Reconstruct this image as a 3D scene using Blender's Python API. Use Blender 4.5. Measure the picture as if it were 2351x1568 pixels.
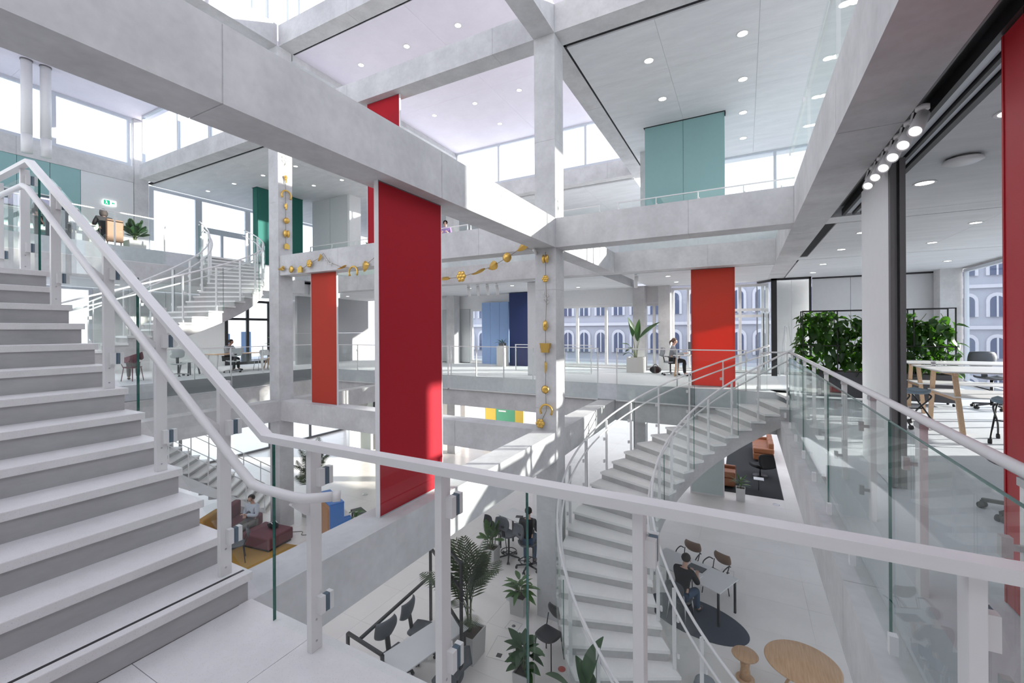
import bpy, bmesh, math, random
from mathutils import Vector, Matrix
random.seed(7)
for o in list(bpy.data.objects):
    bpy.data.objects.remove(o)
SC = bpy.context.scene
COL = SC.collection
PI = math.pi
# ------------------------------------------------------------------ camera
# world: X to the right along the rail in front, Y into the hall along the main beams,
# Z = 0 on the landing the photographer stands on, eye 1.65 m above it.
TH, ROLL = math.radians(28.14), -0.006
fw = Vector((-math.sin(TH), math.cos(TH), 0)); rt = Vector((math.cos(TH), math.sin(TH), 0)); up = Vector((0, 0, 1))
r3 = rt * math.cos(ROLL) + up * math.sin(ROLL); u3 = up * math.cos(ROLL) - rt * math.sin(ROLL)
cd = bpy.data.cameras.new('camera'); cam = bpy.data.objects.new('camera', cd); COL.objects.link(cam)
M = Matrix((r3, u3, -fw)).transposed().to_4x4(); M.translation = (0, 0, 1.65); cam.matrix_world = M
cd.sensor_width = 36; cd.lens = 36 * 997.3 / 2351; cd.shift_y = -26.2 / 2351; cd.clip_start = 0.05; cd.clip_end = 300
SC.camera = cam
# ------------------------------------------------------------------ light
SC.view_settings.view_transform = 'Standard'; SC.view_settings.look = 'None'
SC.view_settings.gamma = 1; SC.view_settings.use_curve_mapping = False
SC.view_settings.exposure = 0.95
wd = bpy.data.worlds.new('sky'); SC.world = wd; wd.use_nodes = True
bg = wd.node_tree.nodes['Background']; bg.inputs[0].default_value = (0.86, 0.905, 1.0, 1); bg.inputs[1].default_value = 1.15
sd = bpy.data.lights.new('sun', 'SUN'); sd.energy = 7.0; sd.angle = math.radians(0.9); sd.color = (1.0, 0.93, 0.84)
sun = bpy.data.objects.new('sun', sd); COL.objects.link(sun)
sun.rotation_euler = Vector((2.0, 1.0, 0.50)).to_track_quat('Z', 'Y').to_euler()
# ------------------------------------------------------------------ materials
MT = {}
def nodes(name):
    m = bpy.data.materials.new(name); m.use_nodes = True; MT[name] = m
    nt = m.node_tree; return m, nt, nt.nodes['Principled BSDF']
def plain(name, col, rough=.5, metal=0, coat=0, emit=0, spec=None):
    m, nt, b = nodes(name)
    b.inputs['Base Color'].default_value = (*col, 1); b.inputs['Roughness'].default_value = rough; b.inputs['Metallic'].default_value = metal
    if coat: b.inputs['Coat Weight'].default_value = coat
    if spec is not None: b.inputs['Specular IOR Level'].default_value = spec
    if emit: b.inputs['Emission Color'].default_value = (*col, 1); b.inputs['Emission Strength'].default_value = emit
    # faint procedural grain so that no surface is perfectly uniform
    tc = nt.nodes.new('ShaderNodeTexCoord'); n = nt.nodes.new('ShaderNodeTexNoise'); n.inputs['Scale'].default_value = 9
    n.inputs['Detail'].default_value = 4
    mx = nt.nodes.new('ShaderNodeMix'); mx.data_type = 'RGBA'; mx.blend_type = 'MULTIPLY'; mx.inputs[0].default_value = 1
    rp = nt.nodes.new('ShaderNodeValToRGB'); rp.color_ramp.elements[0].color = (.93, .93, .93, 1); rp.color_ramp.elements[1].color = (1, 1, 1, 1)
    nt.links.new(tc.outputs['Object'], n.inputs['Vector']); nt.links.new(n.outputs['Fac'], rp.inputs[0])
    mx.inputs[6].default_value = (*col, 1); nt.links.new(rp.outputs[0], mx.inputs[7]); nt.links.new(mx.outputs[2], b.inputs['Base Color'])
    return m
def concrete(name, c0, c1, scale=1.0, stretch=(1, 1, 1), rough=.75, bump=.15, speck=0):
    m, nt, b = nodes(name); N = nt.nodes; L = nt.links
    tc = N.new('ShaderNodeTexCoord'); mp = N.new('ShaderNodeMapping'); mp.inputs['Scale'].default_value = [s * scale for s in stretch]
    L.new(tc.outputs['Object'], mp.inputs[0])
    n1 = N.new('ShaderNodeTexNoise'); n1.inputs['Scale'].default_value = 1.6; n1.inputs['Detail'].default_value = 9; n1.inputs['Roughness'].default_value = .62
    n2 = N.new('ShaderNodeTexNoise'); n2.inputs['Scale'].default_value = 14; n2.inputs['Detail'].default_value = 5
    L.new(mp.outputs[0], n1.inputs[0]); L.new(mp.outputs[0], n2.inputs[0])
    ad = N.new('ShaderNodeMath'); ad.operation = 'MULTIPLY_ADD'; ad.inputs[1].default_value = .25; L.new(n2.outputs[0], ad.inputs[0]); L.new(n1.outputs[0], ad.inputs[2])
    rp = N.new('ShaderNodeValToRGB'); rp.color_ramp.elements[0].position = .42; rp.color_ramp.elements[1].position = .82
    rp.color_ramp.elements[0].color = (*c0, 1); rp.color_ramp.elements[1].color = (*c1, 1)
    L.new(ad.outputs[0], rp.inputs[0]); out = rp.outputs[0]
    if speck:
        vo = N.new('ShaderNodeTexVoronoi'); vo.inputs['Scale'].default_value = speck; L.new(tc.outputs['Object'], vo.inputs[0])
        r2 = N.new('ShaderNodeValToRGB'); r2.color_ramp.elements[0].position = .0; r2.color_ramp.elements[1].position = .22
        r2.color_ramp.elements[0].color = (.55, .53, .52, 1); r2.color_ramp.elements[1].color = (1, 1, 1, 1)
        L.new(vo.outputs['Distance'], r2.inputs[0])
        mx = N.new('ShaderNodeMix'); mx.data_type = 'RGBA'; mx.blend_type = 'MULTIPLY'; mx.inputs[0].default_value = .75
        L.new(out, mx.inputs[6]); L.new(r2.outputs[0], mx.inputs[7]); out = mx.outputs[2]
    L.new(out, b.inputs['Base Color']); b.inputs['Roughness'].default_value = rough
    if bump:
        bp = N.new('ShaderNodeBump'); bp.inputs['Strength'].default_value = bump; bp.inputs['Distance'].default_value = .004
        L.new(n2.outputs[0], bp.inputs['Height']); L.new(bp.outputs[0], b.inputs['Normal'])
    return m
def glassmat(name, tint, refl=.9, rough=0.0, edge=False):
    m = bpy.data.materials.new(name); m.use_nodes = True; MT[name] = m; nt = m.node_tree; N = nt.nodes; L = nt.links
    N.remove(N['Principled BSDF']); o = N['Material Output']
    t = N.new('ShaderNodeBsdfTransparent'); t.inputs[0].default_value = (*tint, 1)
    g = N.new('ShaderNodeBsdfGlossy'); g.inputs['Roughness'].default_value = rough; g.inputs[0].default_value = (.95, 1, .98, 1)
    f = N.new('ShaderNodeLayerWeight'); f.inputs[0].default_value = .5      # facing = 1 - cos: Schlick reflectance
    pw = N.new('ShaderNodeMath'); pw.operation = 'POWER'; pw.inputs[1].default_value = 5; L.new(f.outputs['Facing'], pw.inputs[0])
    ml = N.new('ShaderNodeMath'); ml.operation = 'MULTIPLY_ADD'; ml.inputs[1].default_value = refl; ml.inputs[2].default_value = .02; L.new(pw.outputs[0], ml.inputs[0])
    x = N.new('ShaderNodeMixShader'); L.new(ml.outputs[0], x.inputs[0]); L.new(t.outputs[0], x.inputs[1]); L.new(g.outputs[0], x.inputs[2]); L.new(x.outputs[0], o.inputs[0])
    return m
def fabric(name, col, trans=.35, rough=.8):
    m = bpy.data.materials.new(name); m.use_nodes = True; MT[name] = m; nt = m.node_tree; N = nt.nodes; L = nt.links
    b = N['Principled BSDF']; o = N['Material Output']; b.inputs['Base Color'].default_value = (*col, 1); b.inputs['Roughness'].default_value = rough
    t = N.new('ShaderNodeBsdfTranslucent'); t.inputs[0].default_value = (min(1, col[0] * 1.5), col[1] * 1.3, col[2] * 1.3, 1)
    n = N.new('ShaderNodeTexNoise'); n.inputs['Scale'].default_value = 260; tc = N.new('ShaderNodeTexCoord'); L.new(tc.outputs['Object'], n.inputs[0])
    bp = N.new('ShaderNodeBump'); bp.inputs['Strength'].default_value = .08; bp.inputs['Distance'].default_value = .002; L.new(n.outputs[0], bp.inputs['Height']); L.new(bp.outputs[0], b.inputs['Normal'])
    x = N.new('ShaderNodeMixShader'); x.inputs[0].default_value = trans; L.new(b.outputs[0], x.inputs[1]); L.new(t.outputs[0], x.inputs[2]); L.new(x.outputs[0], o.inputs[0])
    return m
def wood(name, c0, c1, sc=(14, 1.2, 14)):
    m, nt, b = nodes(name); N = nt.nodes; L = nt.links
    tc = N.new('ShaderNodeTexCoord'); mp = N.new('ShaderNodeMapping'); mp.inputs['Scale'].default_value = sc; L.new(tc.outputs['Object'], mp.inputs[0])
    n = N.new('ShaderNodeTexNoise'); n.inputs['Scale'].default_value = 3; n.inputs['Detail'].default_value = 6; L.new(mp.outputs[0], n.inputs[0])
    rp = N.new('ShaderNodeValToRGB'); rp.color_ramp.elements[0].position = .3; rp.color_ramp.elements[1].position = .7
    rp.color_ramp.elements[0].color = (*c0, 1); rp.color_ramp.elements[1].color = (*c1, 1); L.new(n.outputs[0], rp.inputs[0]); L.new(rp.outputs[0], b.inputs['Base Color'])
    b.inputs['Roughness'].default_value = .45
    return m
concrete('concrete', (.50, .50, .505), (.66, .66, .665))
concrete('concrete_ceiling', (.62, .635, .65), (.74, .75, .765), scale=.8, stretch=(.5, 2.2, 1), bump=.05)
concrete('roof_panel', (.80, .76, .85), (.86, .82, .91), scale=.7, bump=.03)
concrete('riser_pale_shaded', (.44, .435, .43), (.56, .555, .55), scale=1.5)  # concrete toned down so the curved stair's risers read as shaded
concrete('riser_concrete_shaded', (.36, .36, .365), (.47, .47, .475), scale=1.5, stretch=(1, .5, 1.5))  # same concrete as the beams, darkened for the shade on risers
concrete('terrazzo', (.72, .71, .715), (.79, .78, .785), scale=3, rough=.42, bump=0, speck=95)
concrete('terrazzo_white', (.82, .81, .80), (.89, .88, .87), scale=2, rough=.4, bump=0, speck=60)  # white terrazzo, brightened further for overhead light on the treads
concrete('ground_stone', (.80, .755, .725), (.87, .83, .80), scale=.6, rough=.28, bump=0)
concrete('carpet', (.60, .62, .65), (.68, .70, .73), scale=6, rough=.95)
concrete('right_floor', (.60, .63, .67), (.68, .71, .75), scale=2, rough=.5, bump=0)
plain('white_metal', (.80, .795, .80), .35); plain('white_paint', (.78, .79, .80), .55); plain('white_panel', (.72, .73, .74), .5)
plain('grey_panel', (.40, .41, .42), .6); plain('soft_grey', (.56, .59, .60), .6); plain('alu', (.62, .65, .70), .4, .2); plain('dark_gap', (.012, .012, .014), .8)
plain('black_metal', (.018, .018, .02), .45); plain('dark_frame', (.16, .155, .16), .5, .3); plain('seal', (.03, .03, .032), .6); plain('clamp', (.55, .55, .56), .35, .6)
plain('lens', (1, .97, .93), .4, emit=4); plain('spot_lens', (1, .97, .95), .4, emit=1.1); plain('exit_green', (.0, .42, .20), .4, emit=.5); plain('exit_white', (.9, .95, .92), .4, emit=1.0)
fabric('red_fabric', (.43, .008, .022), .25); fabric('orange_fabric', (.56, .085, .055), .42); plain('red_lacquer', (.42, .008, .018), .45)
plain('teal', (.27, .46, .46), .5); fabric('green_fabric', (.035, .19, .155), .25); plain('blue_dark', (.012, .028, .115), .6); plain('blue_light', (.30, .45, .74), .6)
glassmat('glass', (.978, .992, .986), .5); glassmat('glass_clear', (.97, .985, .99), .8); plain('glass_edge', (.01, .13, .105), .15); glassmat('window_glass', (.96, .985, 1.0), .7)
plain('gold', (.72, .46, .12), .3, .9); plain('silver', (.6, .59, .56), .35, .8); plain('cord', (.25, .20, .14), .8)
wood('oak', (.50, .30, .16), (.63, .41, .25)); wood('beech', (.56, .37, .23), (.66, .47, .32)); wood('piano_wood', (.42, .20, .085), (.52, .27, .12))
plain('table_white', (.74, .74, .75), .35); plain('chair_grey', (.10, .11, .125), .6); plain('chair_brown', (.23, .15, .105), .6); plain('chair_plum', (.13, .09, .10), .6)
plain('seat_blue', (.20, .27, .33), .7); plain('steel', (.55, .55, .57), .3, .9); plain('rubber', (.03, .03, .032), .7)
plain('pot_stone', (.55, .545, .53), .7); plain('soil', (.07, .05, .04), .9); plain('pot_white', (.72, .72, .70), .6); plain('planter_dark', (.075, .075, .085), .6)
plain('leather', (.30, .11, .05), .45); plain('rug_dark', (.022, .024, .028), .95); plain('rug_mustard', (.42, .24, .05), .95); plain('rug_navy', (.055, .065, .09), .9)
plain('plum', (.17, .06, .075), .8); plain('mustard', (.45, .26, .08), .8); plain('piano_blue', (.06, .20, .55), .4); plain('yellow', (.72, .52, .08), .6); plain('poster_green', (.10, .40, .24), .6)
plain('skin', (.58, .36, .27), .55); plain('skin_deep', (.42, .24, .17), .55); plain('hair_dark', (.025, .018, .015), .7); plain('hair_brown', (.12, .07, .045), .7)
plain('cloth_black', (.014, .014, .016), .85); plain('cloth_shirt', (.55, .60, .68), .8); plain('cloth_vest', (.12, .125, .14), .85); plain('denim', (.06, .10, .17), .85); plain('trouser_grey', (.20, .19, .18), .85)
plain('cloth_grey', (.30, .32, .35), .85); plain('shoe', (.02, .02, .022), .5); plain('eye', (.02, .015, .012), .3); plain('lips', (.42, .18, .15), .5); plain('cloth_purple', (.25, .15, .40), .85)
plain('paper', (.82, .82, .84), .7); plain('screen', (.03, .035, .045), .2); plain('screen_lilac', (.62, .58, .80), .4); plain('accent_red', (.62, .10, .07), .5); plain('green_wall', (.25, .55, .25), .7); plain('brown_board', (.22, .12, .065), .6)
plain('pad', (.10, .15, .20), .6); plain('frosted', (.58, .66, .64), .5); plain('skybag', (.10, .13, .17), .8)
def leafmat(name, c0, c1, tr=.35):
    m = bpy.data.materials.new(name); m.use_nodes = True; MT[name] = m; nt = m.node_tree; N = nt.nodes; L = nt.links
    b = N['Principled BSDF']; o = N['Material Output']; b.inputs['Roughness'].default_value = .38
    oi = N.new('ShaderNodeObjectInfo'); rp = N.new('ShaderNodeValToRGB'); rp.color_ramp.elements[0].color = (*c0, 1); rp.color_ramp.elements[1].color = (*c1, 1); L.new(oi.outputs['Random'], rp.inputs[0]); L.new(rp.outputs[0], b.inputs['Base Color'])
    t = N.new('ShaderNodeBsdfTranslucent'); t.inputs[0].default_value = (c1[0] * 1.8, c1[1] * 1.9, c1[2] * .8, 1)
    x = N.new('ShaderNodeMixShader'); x.inputs[0].default_value = tr; L.new(b.outputs[0], x.inputs[1]); L.new(t.outputs[0], x.inputs[2]); L.new(x.outputs[0], o.inputs[0])
leafmat('leaf_dark', (.018, .05, .02), (.04, .10, .035), .2); leafmat('leaf_palm', (.035, .06, .03), (.07, .10, .05), .15); leafmat('leaf_vine', (.012, .040, .008), (.04, .115, .016), .35); leafmat('leaf_mid', (.04, .11, .035), (.09, .17, .06), .25)
plain('stem', (.16, .20, .09), .7); plain('trunk', (.12, .09, .06), .8)
# facade of the buildings across the street
plain('stucco', (.40, .41, .48), .8); plain('stucco_trim', (.58, .58, .64), .8); plain('street_glass', (.07, .09, .17), .3); plain('street', (.58, .58, .60), .9); plain('render_pale', (.66, .65, .64), .9); plain('reflection_blue', (.08, .11, .12), .9)  # last blue grey stands in for reflections in the left glazing
# ------------------------------------------------------------------ mesh helpers
class MB:
    def __init__(s): s.v = []; s.f = []; s.sm = []
    def add(s, vs, fs, smooth=False):
        n = len(s.v); s.v += [tuple(v) for v in vs]; s.f += [tuple(i + n for i in f) for f in fs]; s.sm += [smooth] * len(fs); return s
    def box(s, x0, x1, y0, y1, z0, z1):
        x0, x1 = min(x0, x1), max(x0, x1); y0, y1 = min(y0, y1), max(y0, y1); z0, z1 = min(z0, z1), max(z0, z1)
        return s.add([(x0, y0, z0), (x1, y0, z0), (x1, y1, z0), (x0, y1, z0), (x0, y0, z1), (x1, y0, z1), (x1, y1, z1), (x0, y1, z1)],
                     [(0, 3, 2, 1), (4, 5, 6, 7), (0, 1, 5, 4), (1, 2, 6, 5), (2, 3, 7, 6), (3, 0, 4, 7)])
    def obox(s, c, sz, M3):
        vs = [Vector(c) + M3 @ Vector((a * sz[0] / 2, b * sz[1] / 2, d * sz[2] / 2)) for d in (-1, 1) for a, b in ((-1, -1), (1, -1), (1, 1), (-1, 1))]
        return s.add(vs, [(0, 3, 2, 1), (4, 5, 6, 7), (0, 1, 5, 4), (1, 2, 6, 5), (2, 3, 7, 6), (3, 0, 4, 7)])
    def bar(s, p0, p1, w, h, upv=(0, 0, 1)):
        p0, p1 = Vector(p0), Vector(p1); d = (p1 - p0); l = d.length; d.normalize(); u = Vector(upv); sd = d.cross(u)
        if sd.length < 1e-4: sd = d.cross(Vector((0, 1, 0)))
        sd.normalize(); u = sd.cross(d); M3 = Matrix((sd, d, u)).transposed()
        return s.obox((p0 + p1) / 2, (w, l, h), M3)
    def prism(s, poly, z0, z1):
        n = len(poly); a = sum(poly[i][0] * poly[(i + 1) % n][1] - poly[(i + 1) % n][0] * poly[i][1] for i in range(n))
        if a < 0: poly = poly[::-1]
        vs = [(x, y, z0) for x, y in poly] + [(x, y, z1) for x, y in poly]
        return s.add(vs, [tuple(range(n))[::-1], tuple(range(n, 2 * n))] + [(i, (i + 1) % n, n + (i + 1) % n, n + i) for i in range(n)])
    def tube(s, pts, r, seg=8, closed=False, cap=True):
        pts = [Vector(p) for p in pts]; n = len(pts); rs = r if isinstance(r, (list, tuple)) else [r] * n
        vs = []; prev = None
        for i, p in enumerate(pts):
            a = pts[i - 1] if (i > 0 or closed) else p; b = pts[(i + 1) % n] if (i < n - 1 or closed) else p
            d = (b - a).normalized()
            if prev is None: u = d.cross(Vector((0, 0, 1))); u = u if u.length > .05 else d.cross(Vector((0, 1, 0)))
            else: u = prev - d * prev.dot(d)
            u.normalize(); prev = u; w = d.cross(u)
            vs += [p + (u * math.cos(2 * PI * k / seg) + w * math.sin(2 * PI * k / seg)) * rs[i] for k in range(seg)]
        fs = []
        for i in range(n if closed else n - 1):
            j = (i + 1) % n
            fs += [(i * seg + k, i * seg + (k + 1) % seg, j * seg + (k + 1) % seg, j * seg + k) for k in range(seg)]
        if cap and not closed: fs += [tuple(range(seg))[::-1], tuple(range((n - 1) * seg, n * seg))]
        return s.add(vs, fs, True)
    def cyl(s, x, y, z0, z1, r, seg=16, r1=None): return s.tube([(x, y, z0), (x, y, z1)], [r, r if r1 is None else r1], seg)
    def lathe(s, prof, c=(0, 0, 0), seg=16, M3=None, cap=True):
        vs = []; n = len(prof)
        for r, z in prof:
            for k in range(seg):
                v = Vector((r * math.cos(2 * PI * k / seg), r * math.sin(2 * PI * k / seg), z))
                vs.append((M3 @ v if M3 else v) + Vector(c))
        fs = [(i * seg + k, i * seg + (k + 1) % seg, (i + 1) * seg + (k + 1) % seg, (i + 1) * seg + k) for i in range(n - 1) for k in range(seg)]
        if cap: fs += [tuple(range(seg))[::-1], tuple(range((n - 1) * seg, n * seg))]
        return s.add(vs, fs, True)
    def ball(s, c, r, sx=1, sy=1, sz=1, seg=10, M3=None):
        prof = [(max(.02, math.sin(PI * i / 6)), -math.cos(PI * i / 6)) for i in range(7)]
        n = len(s.v); s.lathe(prof, (0, 0, 0), seg)
        for i in range(n, len(s.v)):
            v = Vector(s.v[i]); v = Vector((v.x * sx * r, v.y * sy * r, v.z * sz * r)); v = M3 @ v if M3 else v; s.v[i] = tuple(v + Vector(c))
        return s
    def mesh(s, name, mat):
        me = bpy.data.meshes.new(name); me.from_pydata(s.v, [], s.f); me.update()
        me.polygons.foreach_set('use_smooth', s.sm); me.materials.append(MT[mat]); return me
    def build(s, name, mat, parent=None, bevel=0, label=None):
        o = bpy.data.objects.new(name, s.mesh(name, mat)); COL.objects.link(o)
        if parent: o.parent = parent
        if bevel:
            b = o.modifiers.new('bevel', 'BEVEL'); b.width = bevel; b.segments = 2; b.limit_method = 'ANGLE'; b.angle_limit = .7
        if label: o['label'] = label
        return o
def inst(name, me, parent=None, loc=(0, 0, 0), rot=(0, 0, 0), sc=None):
    o = bpy.data.objects.new(name, me); COL.objects.link(o); o.location = loc; o.rotation_euler = rot
    if sc: o.scale = sc if isinstance(sc, (tuple, list)) else (sc,) * 3
    if parent: o.parent = parent
    return o
def T(name, label, cat, loc=(0, 0, 0), rz=0, group=None):
    o = bpy.data.objects.new(name, None); COL.objects.link(o); o.location = loc; o.rotation_euler = (0, 0, rz); o.empty_display_size = .1
    o['label'] = label; o['category'] = cat
    if group: o['group'] = group
    return o
def tag(o, label, cat, group=None):
    o['label'] = label; o['category'] = cat
    if group: o['group'] = group
    return o
def struct(o, label=None):
    o['kind'] = 'structure'
    if label: o['label'] = label
    return o
def sroot(name, label=None):
    o = bpy.data.objects.new(name, None); COL.objects.link(o); o['kind'] = 'structure'
    if label: o['label'] = label
    return o
def copy_tree(o, parent=None):
    c = o.copy(); COL.objects.link(c); c.parent = parent
    for ch in list(o.children): copy_tree(ch, c)
    return c
def smooth_tube(pts, n=6):
    # Catmull-Rom through the points
    P = [Vector(p) for p in pts]; P = [P[0] * 2 - P[1]] + P + [P[-1] * 2 - P[-2]]; out = []
    for i in range(1, len(P) - 2):
        for k in range(n):
            t = k / n; a, b, c, d = P[i - 1], P[i], P[i + 1], P[i + 2]
            out.append(.5 * ((2 * b) + (c - a) * t + (2 * a - 5 * b + 4 * c - d) * t * t + (3 * b - a - 3 * c + d) * t ** 3))
    out.append(P[-2]); return out
# ================================================================== STRUCTURE
G0, G1, G2, C1Z, C2Z, ROOF = -4.5, 0.0, 4.5, 3.39, 7.9, 10.5
def beam(label, ax, x0, x1, y0, y1, z0, z1, step=4.695, off=1.9, name='beam', mat='concrete'):
    """concrete beam along ax, cast in lengths with fine recessed joints"""
    m = MB(); g, d = .005, .006
    a0, a1 = (x0, x1) if ax == 'x' else (y0, y1)
    cuts = [a0]; c = a0 + off
    while c < a1 - .6: cuts.append(c); c += step
    cuts.append(a1)
    for i in range(len(cuts) - 1):
        s, e = cuts[i] + (g if i else 0), cuts[i + 1] - (g if i < len(cuts) - 2 else 0)
        if ax == 'x': m.box(s, e, y0, y1, z0, z1)
        else: m.box(x0, x1, s, e, z0, z1)
        if i:
            c = cuts[i]
            if ax == 'x': m.box(c - g, c + g, y0 + d, y1 - d, z0 + d, z1 - d)
            else: m.box(x0 + d, x1 - d, c - g, c + g, z0 + d, z1 - d)
    return struct(m.build(name, mat), label)
def column(label, x1, y0, z0, z1, w=.48, mat='concrete'):
    m = MB(); zs = [z0]; x1 -= .003; y0 += .003; w -= .006
    for c in (-.03, G2 - .03 + 1.2, -2.2, 2.5):
        if z0 + .4 < c < z1 - .4: zs.append(c)
    zs = sorted(zs) + [z1]
    for i in range(len(zs) - 1): m.box(x1 - w, x1, y0, y0 + w, zs[i] + (.004 if i else 0), zs[i + 1])
    for c in zs[1:-1]: m.box(x1 - w + .006, x1 - .006, y0 + .006, y0 + w - .006, c, c + .004)
    return struct(m.build('column', mat), label)
CX, CXM = -3.49, -12.70          # +X faces of the column lines
column('concrete column in the middle of the hall hung with gold ornaments', CX, 8.49, G0, 7.9)
column('concrete column at left of the hall with gold ornaments on its side', CXM, 8.45, G0, 10.5)
column('concrete column in front of the far windows behind the tall potted plant', CX - .03, 17.88, G0, C1Z)
column('concrete column on the upper gallery beside the teal wall panel', -2.72, 15.6, G2, C2Z)
column('concrete corner column beside the tall gallery window', -22.27 + .02, 8.5, G0, ROOF, .5)
column('concrete column at the far left back of the middle gallery', -12.72, 17.7, G0, C2Z)
column('slim concrete column beside the bright far window', -2.60, 18.15, G1, C1Z, .45)
column('concrete column beside the right-hand street window', 5.62, 17.35, G1, C1Z, .5)
column('concrete column of the upper right gallery by the street facade', 5.75, 17.5, G2, C2Z, .5)
# beams of the middle floor
for lab, ax, x0, x1, y0, y1 in (
        ('concrete beam of the middle floor that carries the tall red panel', 'y', CX - .48, CX, -2, 13.66),
        ('concrete edge beam below the glass balustrade on the right', 'y', .73, 1.20, -2, 18.4),
        ('concrete cross beam of the middle floor under the left orange panel', 'x', CXM + .002, CX - .482, 8.49, 8.97),
        ('concrete beam of the middle floor left of the hall, partly sunlit', 'y', CXM - .48, CXM, -2, 13.183),
        ('concrete edge beam below the far glass balustrade of the middle floor', 'x', -16.6, CX - .482, 13.185, 13.66),
        ('concrete edge beam below the far glass balustrade near the spiral stair', 'x', CX + .002, .728, 13.185, 13.66),
        ('concrete edge beam below the left glass balustrade of the middle floor', 'y', -17.1, -16.62, -2, 13.66)):
    beam(lab, ax, x0, x1, y0, y1, -1.11, -.5)
# beams of the upper floor
for lab, ax, x0, x1, y0, y1 in (
        ('large concrete main beam crossing the hall diagonally at the top left', 'y', CX - .48, CX, -2.5, 13.66),
        ('concrete beam of the upper floor above the right balustrade', 'y', .73, 1.20, -2.5, 18.4),
        ('concrete cross beam of the upper floor right of the middle column', 'x', CX + .002, .728, 8.49, 8.97),
        ('concrete cross beam of the upper floor carrying the hanging gold garland', 'x', CXM + .002, CX - .482, 8.49, 8.97),
        ('concrete edge beam of the upper floor above the orange panel', 'x', CX + .002, .728, 13.185, 13.66),
        ('concrete edge beam of the upper floor far behind the garland', 'x', -17.1, CX - .482, 13.185, 13.66),
        ('concrete edge beam of the upper left gallery', 'y', -18.35, -17.9, -2, 13.183)):
    beam(lab, ax, x0, x1, y0, y1, 3.385, 4.0, step=2.72, off=4.38) if 'main beam' in lab else beam(lab, ax, x0, x1, y0, y1, 3.385, 4.0, off=2.6)
# beams of the top floor
for lab, ax, x0, x1, y0, y1, z0, z1 in (
        ('concrete beam at the very top running from the middle column towards the viewer', 'y', CX - .48, CX, -2.5, 8.488, 7.9, 8.5),
        ('concrete beam at the top running back from the middle column', 'y', CX - .48, CX, 8.972, 18.3, 7.9, 8.5),
        ('concrete cross beam at the top left of the middle column', 'x', CXM + .002, CX, 8.49, 8.97, 7.9, 8.5),
        ('concrete cross beam at the top right of the middle column', 'x', CX + .002, 6.2, 8.49, 8.97, 7.9, 8.5),
        ('concrete cross beam over the left gallery window band', 'x', -21.75, CXM - .482, 8.49, 8.97, 7.9, 8.5),
        ('concrete edge beam above the white and teal wall on the left', 'y', -22.77, -22.25, -2.5, 8.49, 7.85, 8.5),
        ('concrete beam below the far high windows', 'x', CXM, CX - .482, 17.88, 18.3, 7.95, 8.62),
        ('concrete roof beam above the left column running right', 'x', CXM + .002, -2.0, 8.49, 8.97, 10.5, 11.15),
        ('concrete roof beam above the left column running towards the viewer', 'y', CXM - .48, CXM, -2.5, 8.448, 10.5, 11.15),
        ('concrete roof edge beam at the back of the high roof on the left', 'y', CXM - .48, CXM, 8.972, 18.3, 10.3, 11.15)):
    beam(lab, ax, x0, x1, y0, y1, z0, z1, off=3.0)
# floors -----------------------------------------------------------------
fl = sroot('floor', 'pale polished stone floor of the ground level')
MB().box(-30, 14, -3, 36, G0 - .3, G0 - .006).build('floor_bed', 'ground_stone', fl)
me = MB().box(-.598, .598, -.598, .598, -.006, 0).mesh('floor_tile', 'ground_stone')
rest = MB()
for i in range(-24, 11):
    for j in range(-2, 30):
        x, y = i * 1.2 + .6, j * 1.2
        if -7.5 < x < 1.4 and 4.0 < y < 14.5: inst('floor_tile', me, fl, (x, y, G0))
        else: rest.box(x - .598, x + .598, y - .598, y + .598, G0 - .006, G0)
r = rest.build('floor_tiles', 'ground_stone', fl); r['kind'] = 'stuff'
def slab(name, label, mat, rects, z, th=.5, tiles=None):
    f = sroot(name, label); m = MB()
    for x0, x1, y0, y1 in rects: m.box(x0, x1, y0, y1, z - th, z)
    m.build('slab', mat, f); return f
fl = sroot('floor', 'speckled terrazzo landing in front of the near balustrade')
MB().box(-2.68, .93, -2.6, 1.60, -.30, -.014).build('slab', 'riser_concrete_shaded', fl)
for a, b in ((-2.697, -2.07), (-2.07, -.87), (-.87, .33), (.33, .94)):
    for c, d in ((-2.6, -1.39), (-1.39, -.19), (-.19, 1.01), (1.01, 1.605)):
        MB().box(a + .0015, b - .0015, c + .0015, d - .0015, -.022, 0).build('floor_tile', 'terrazzo', fl)
slab('floor', 'pale grey floor of the workspace on the right', 'right_floor', ((.95, 6.0, 1.6, 18.35),), G1, .49)
slab('floor', 'grey carpeted floor of the far middle gallery', 'carpet', ((-22.3, .948, 13.10, 18.6),), G1, .49)
slab('floor', 'carpeted floor of the left middle gallery', 'carpet', ((-22.3, -16.85, -2, 13.098), (-16.85, -14.8, -2, 2.9)), G1, .49)
slab('floor', 'floor slab of the upper right gallery', 'concrete_ceiling', ((1.0, 6.0, -2.5, 18.35),), G2, .49)
slab('floor', 'floor slab of the upper far gallery', 'carpet', ((-22.3, .998, 13.70, 23.0),), G2, .49)
slab('floor', 'floor slab of the upper left gallery', 'carpet', ((-22.3, -18.0, -2, 13.698),), G2, .49)
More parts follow.
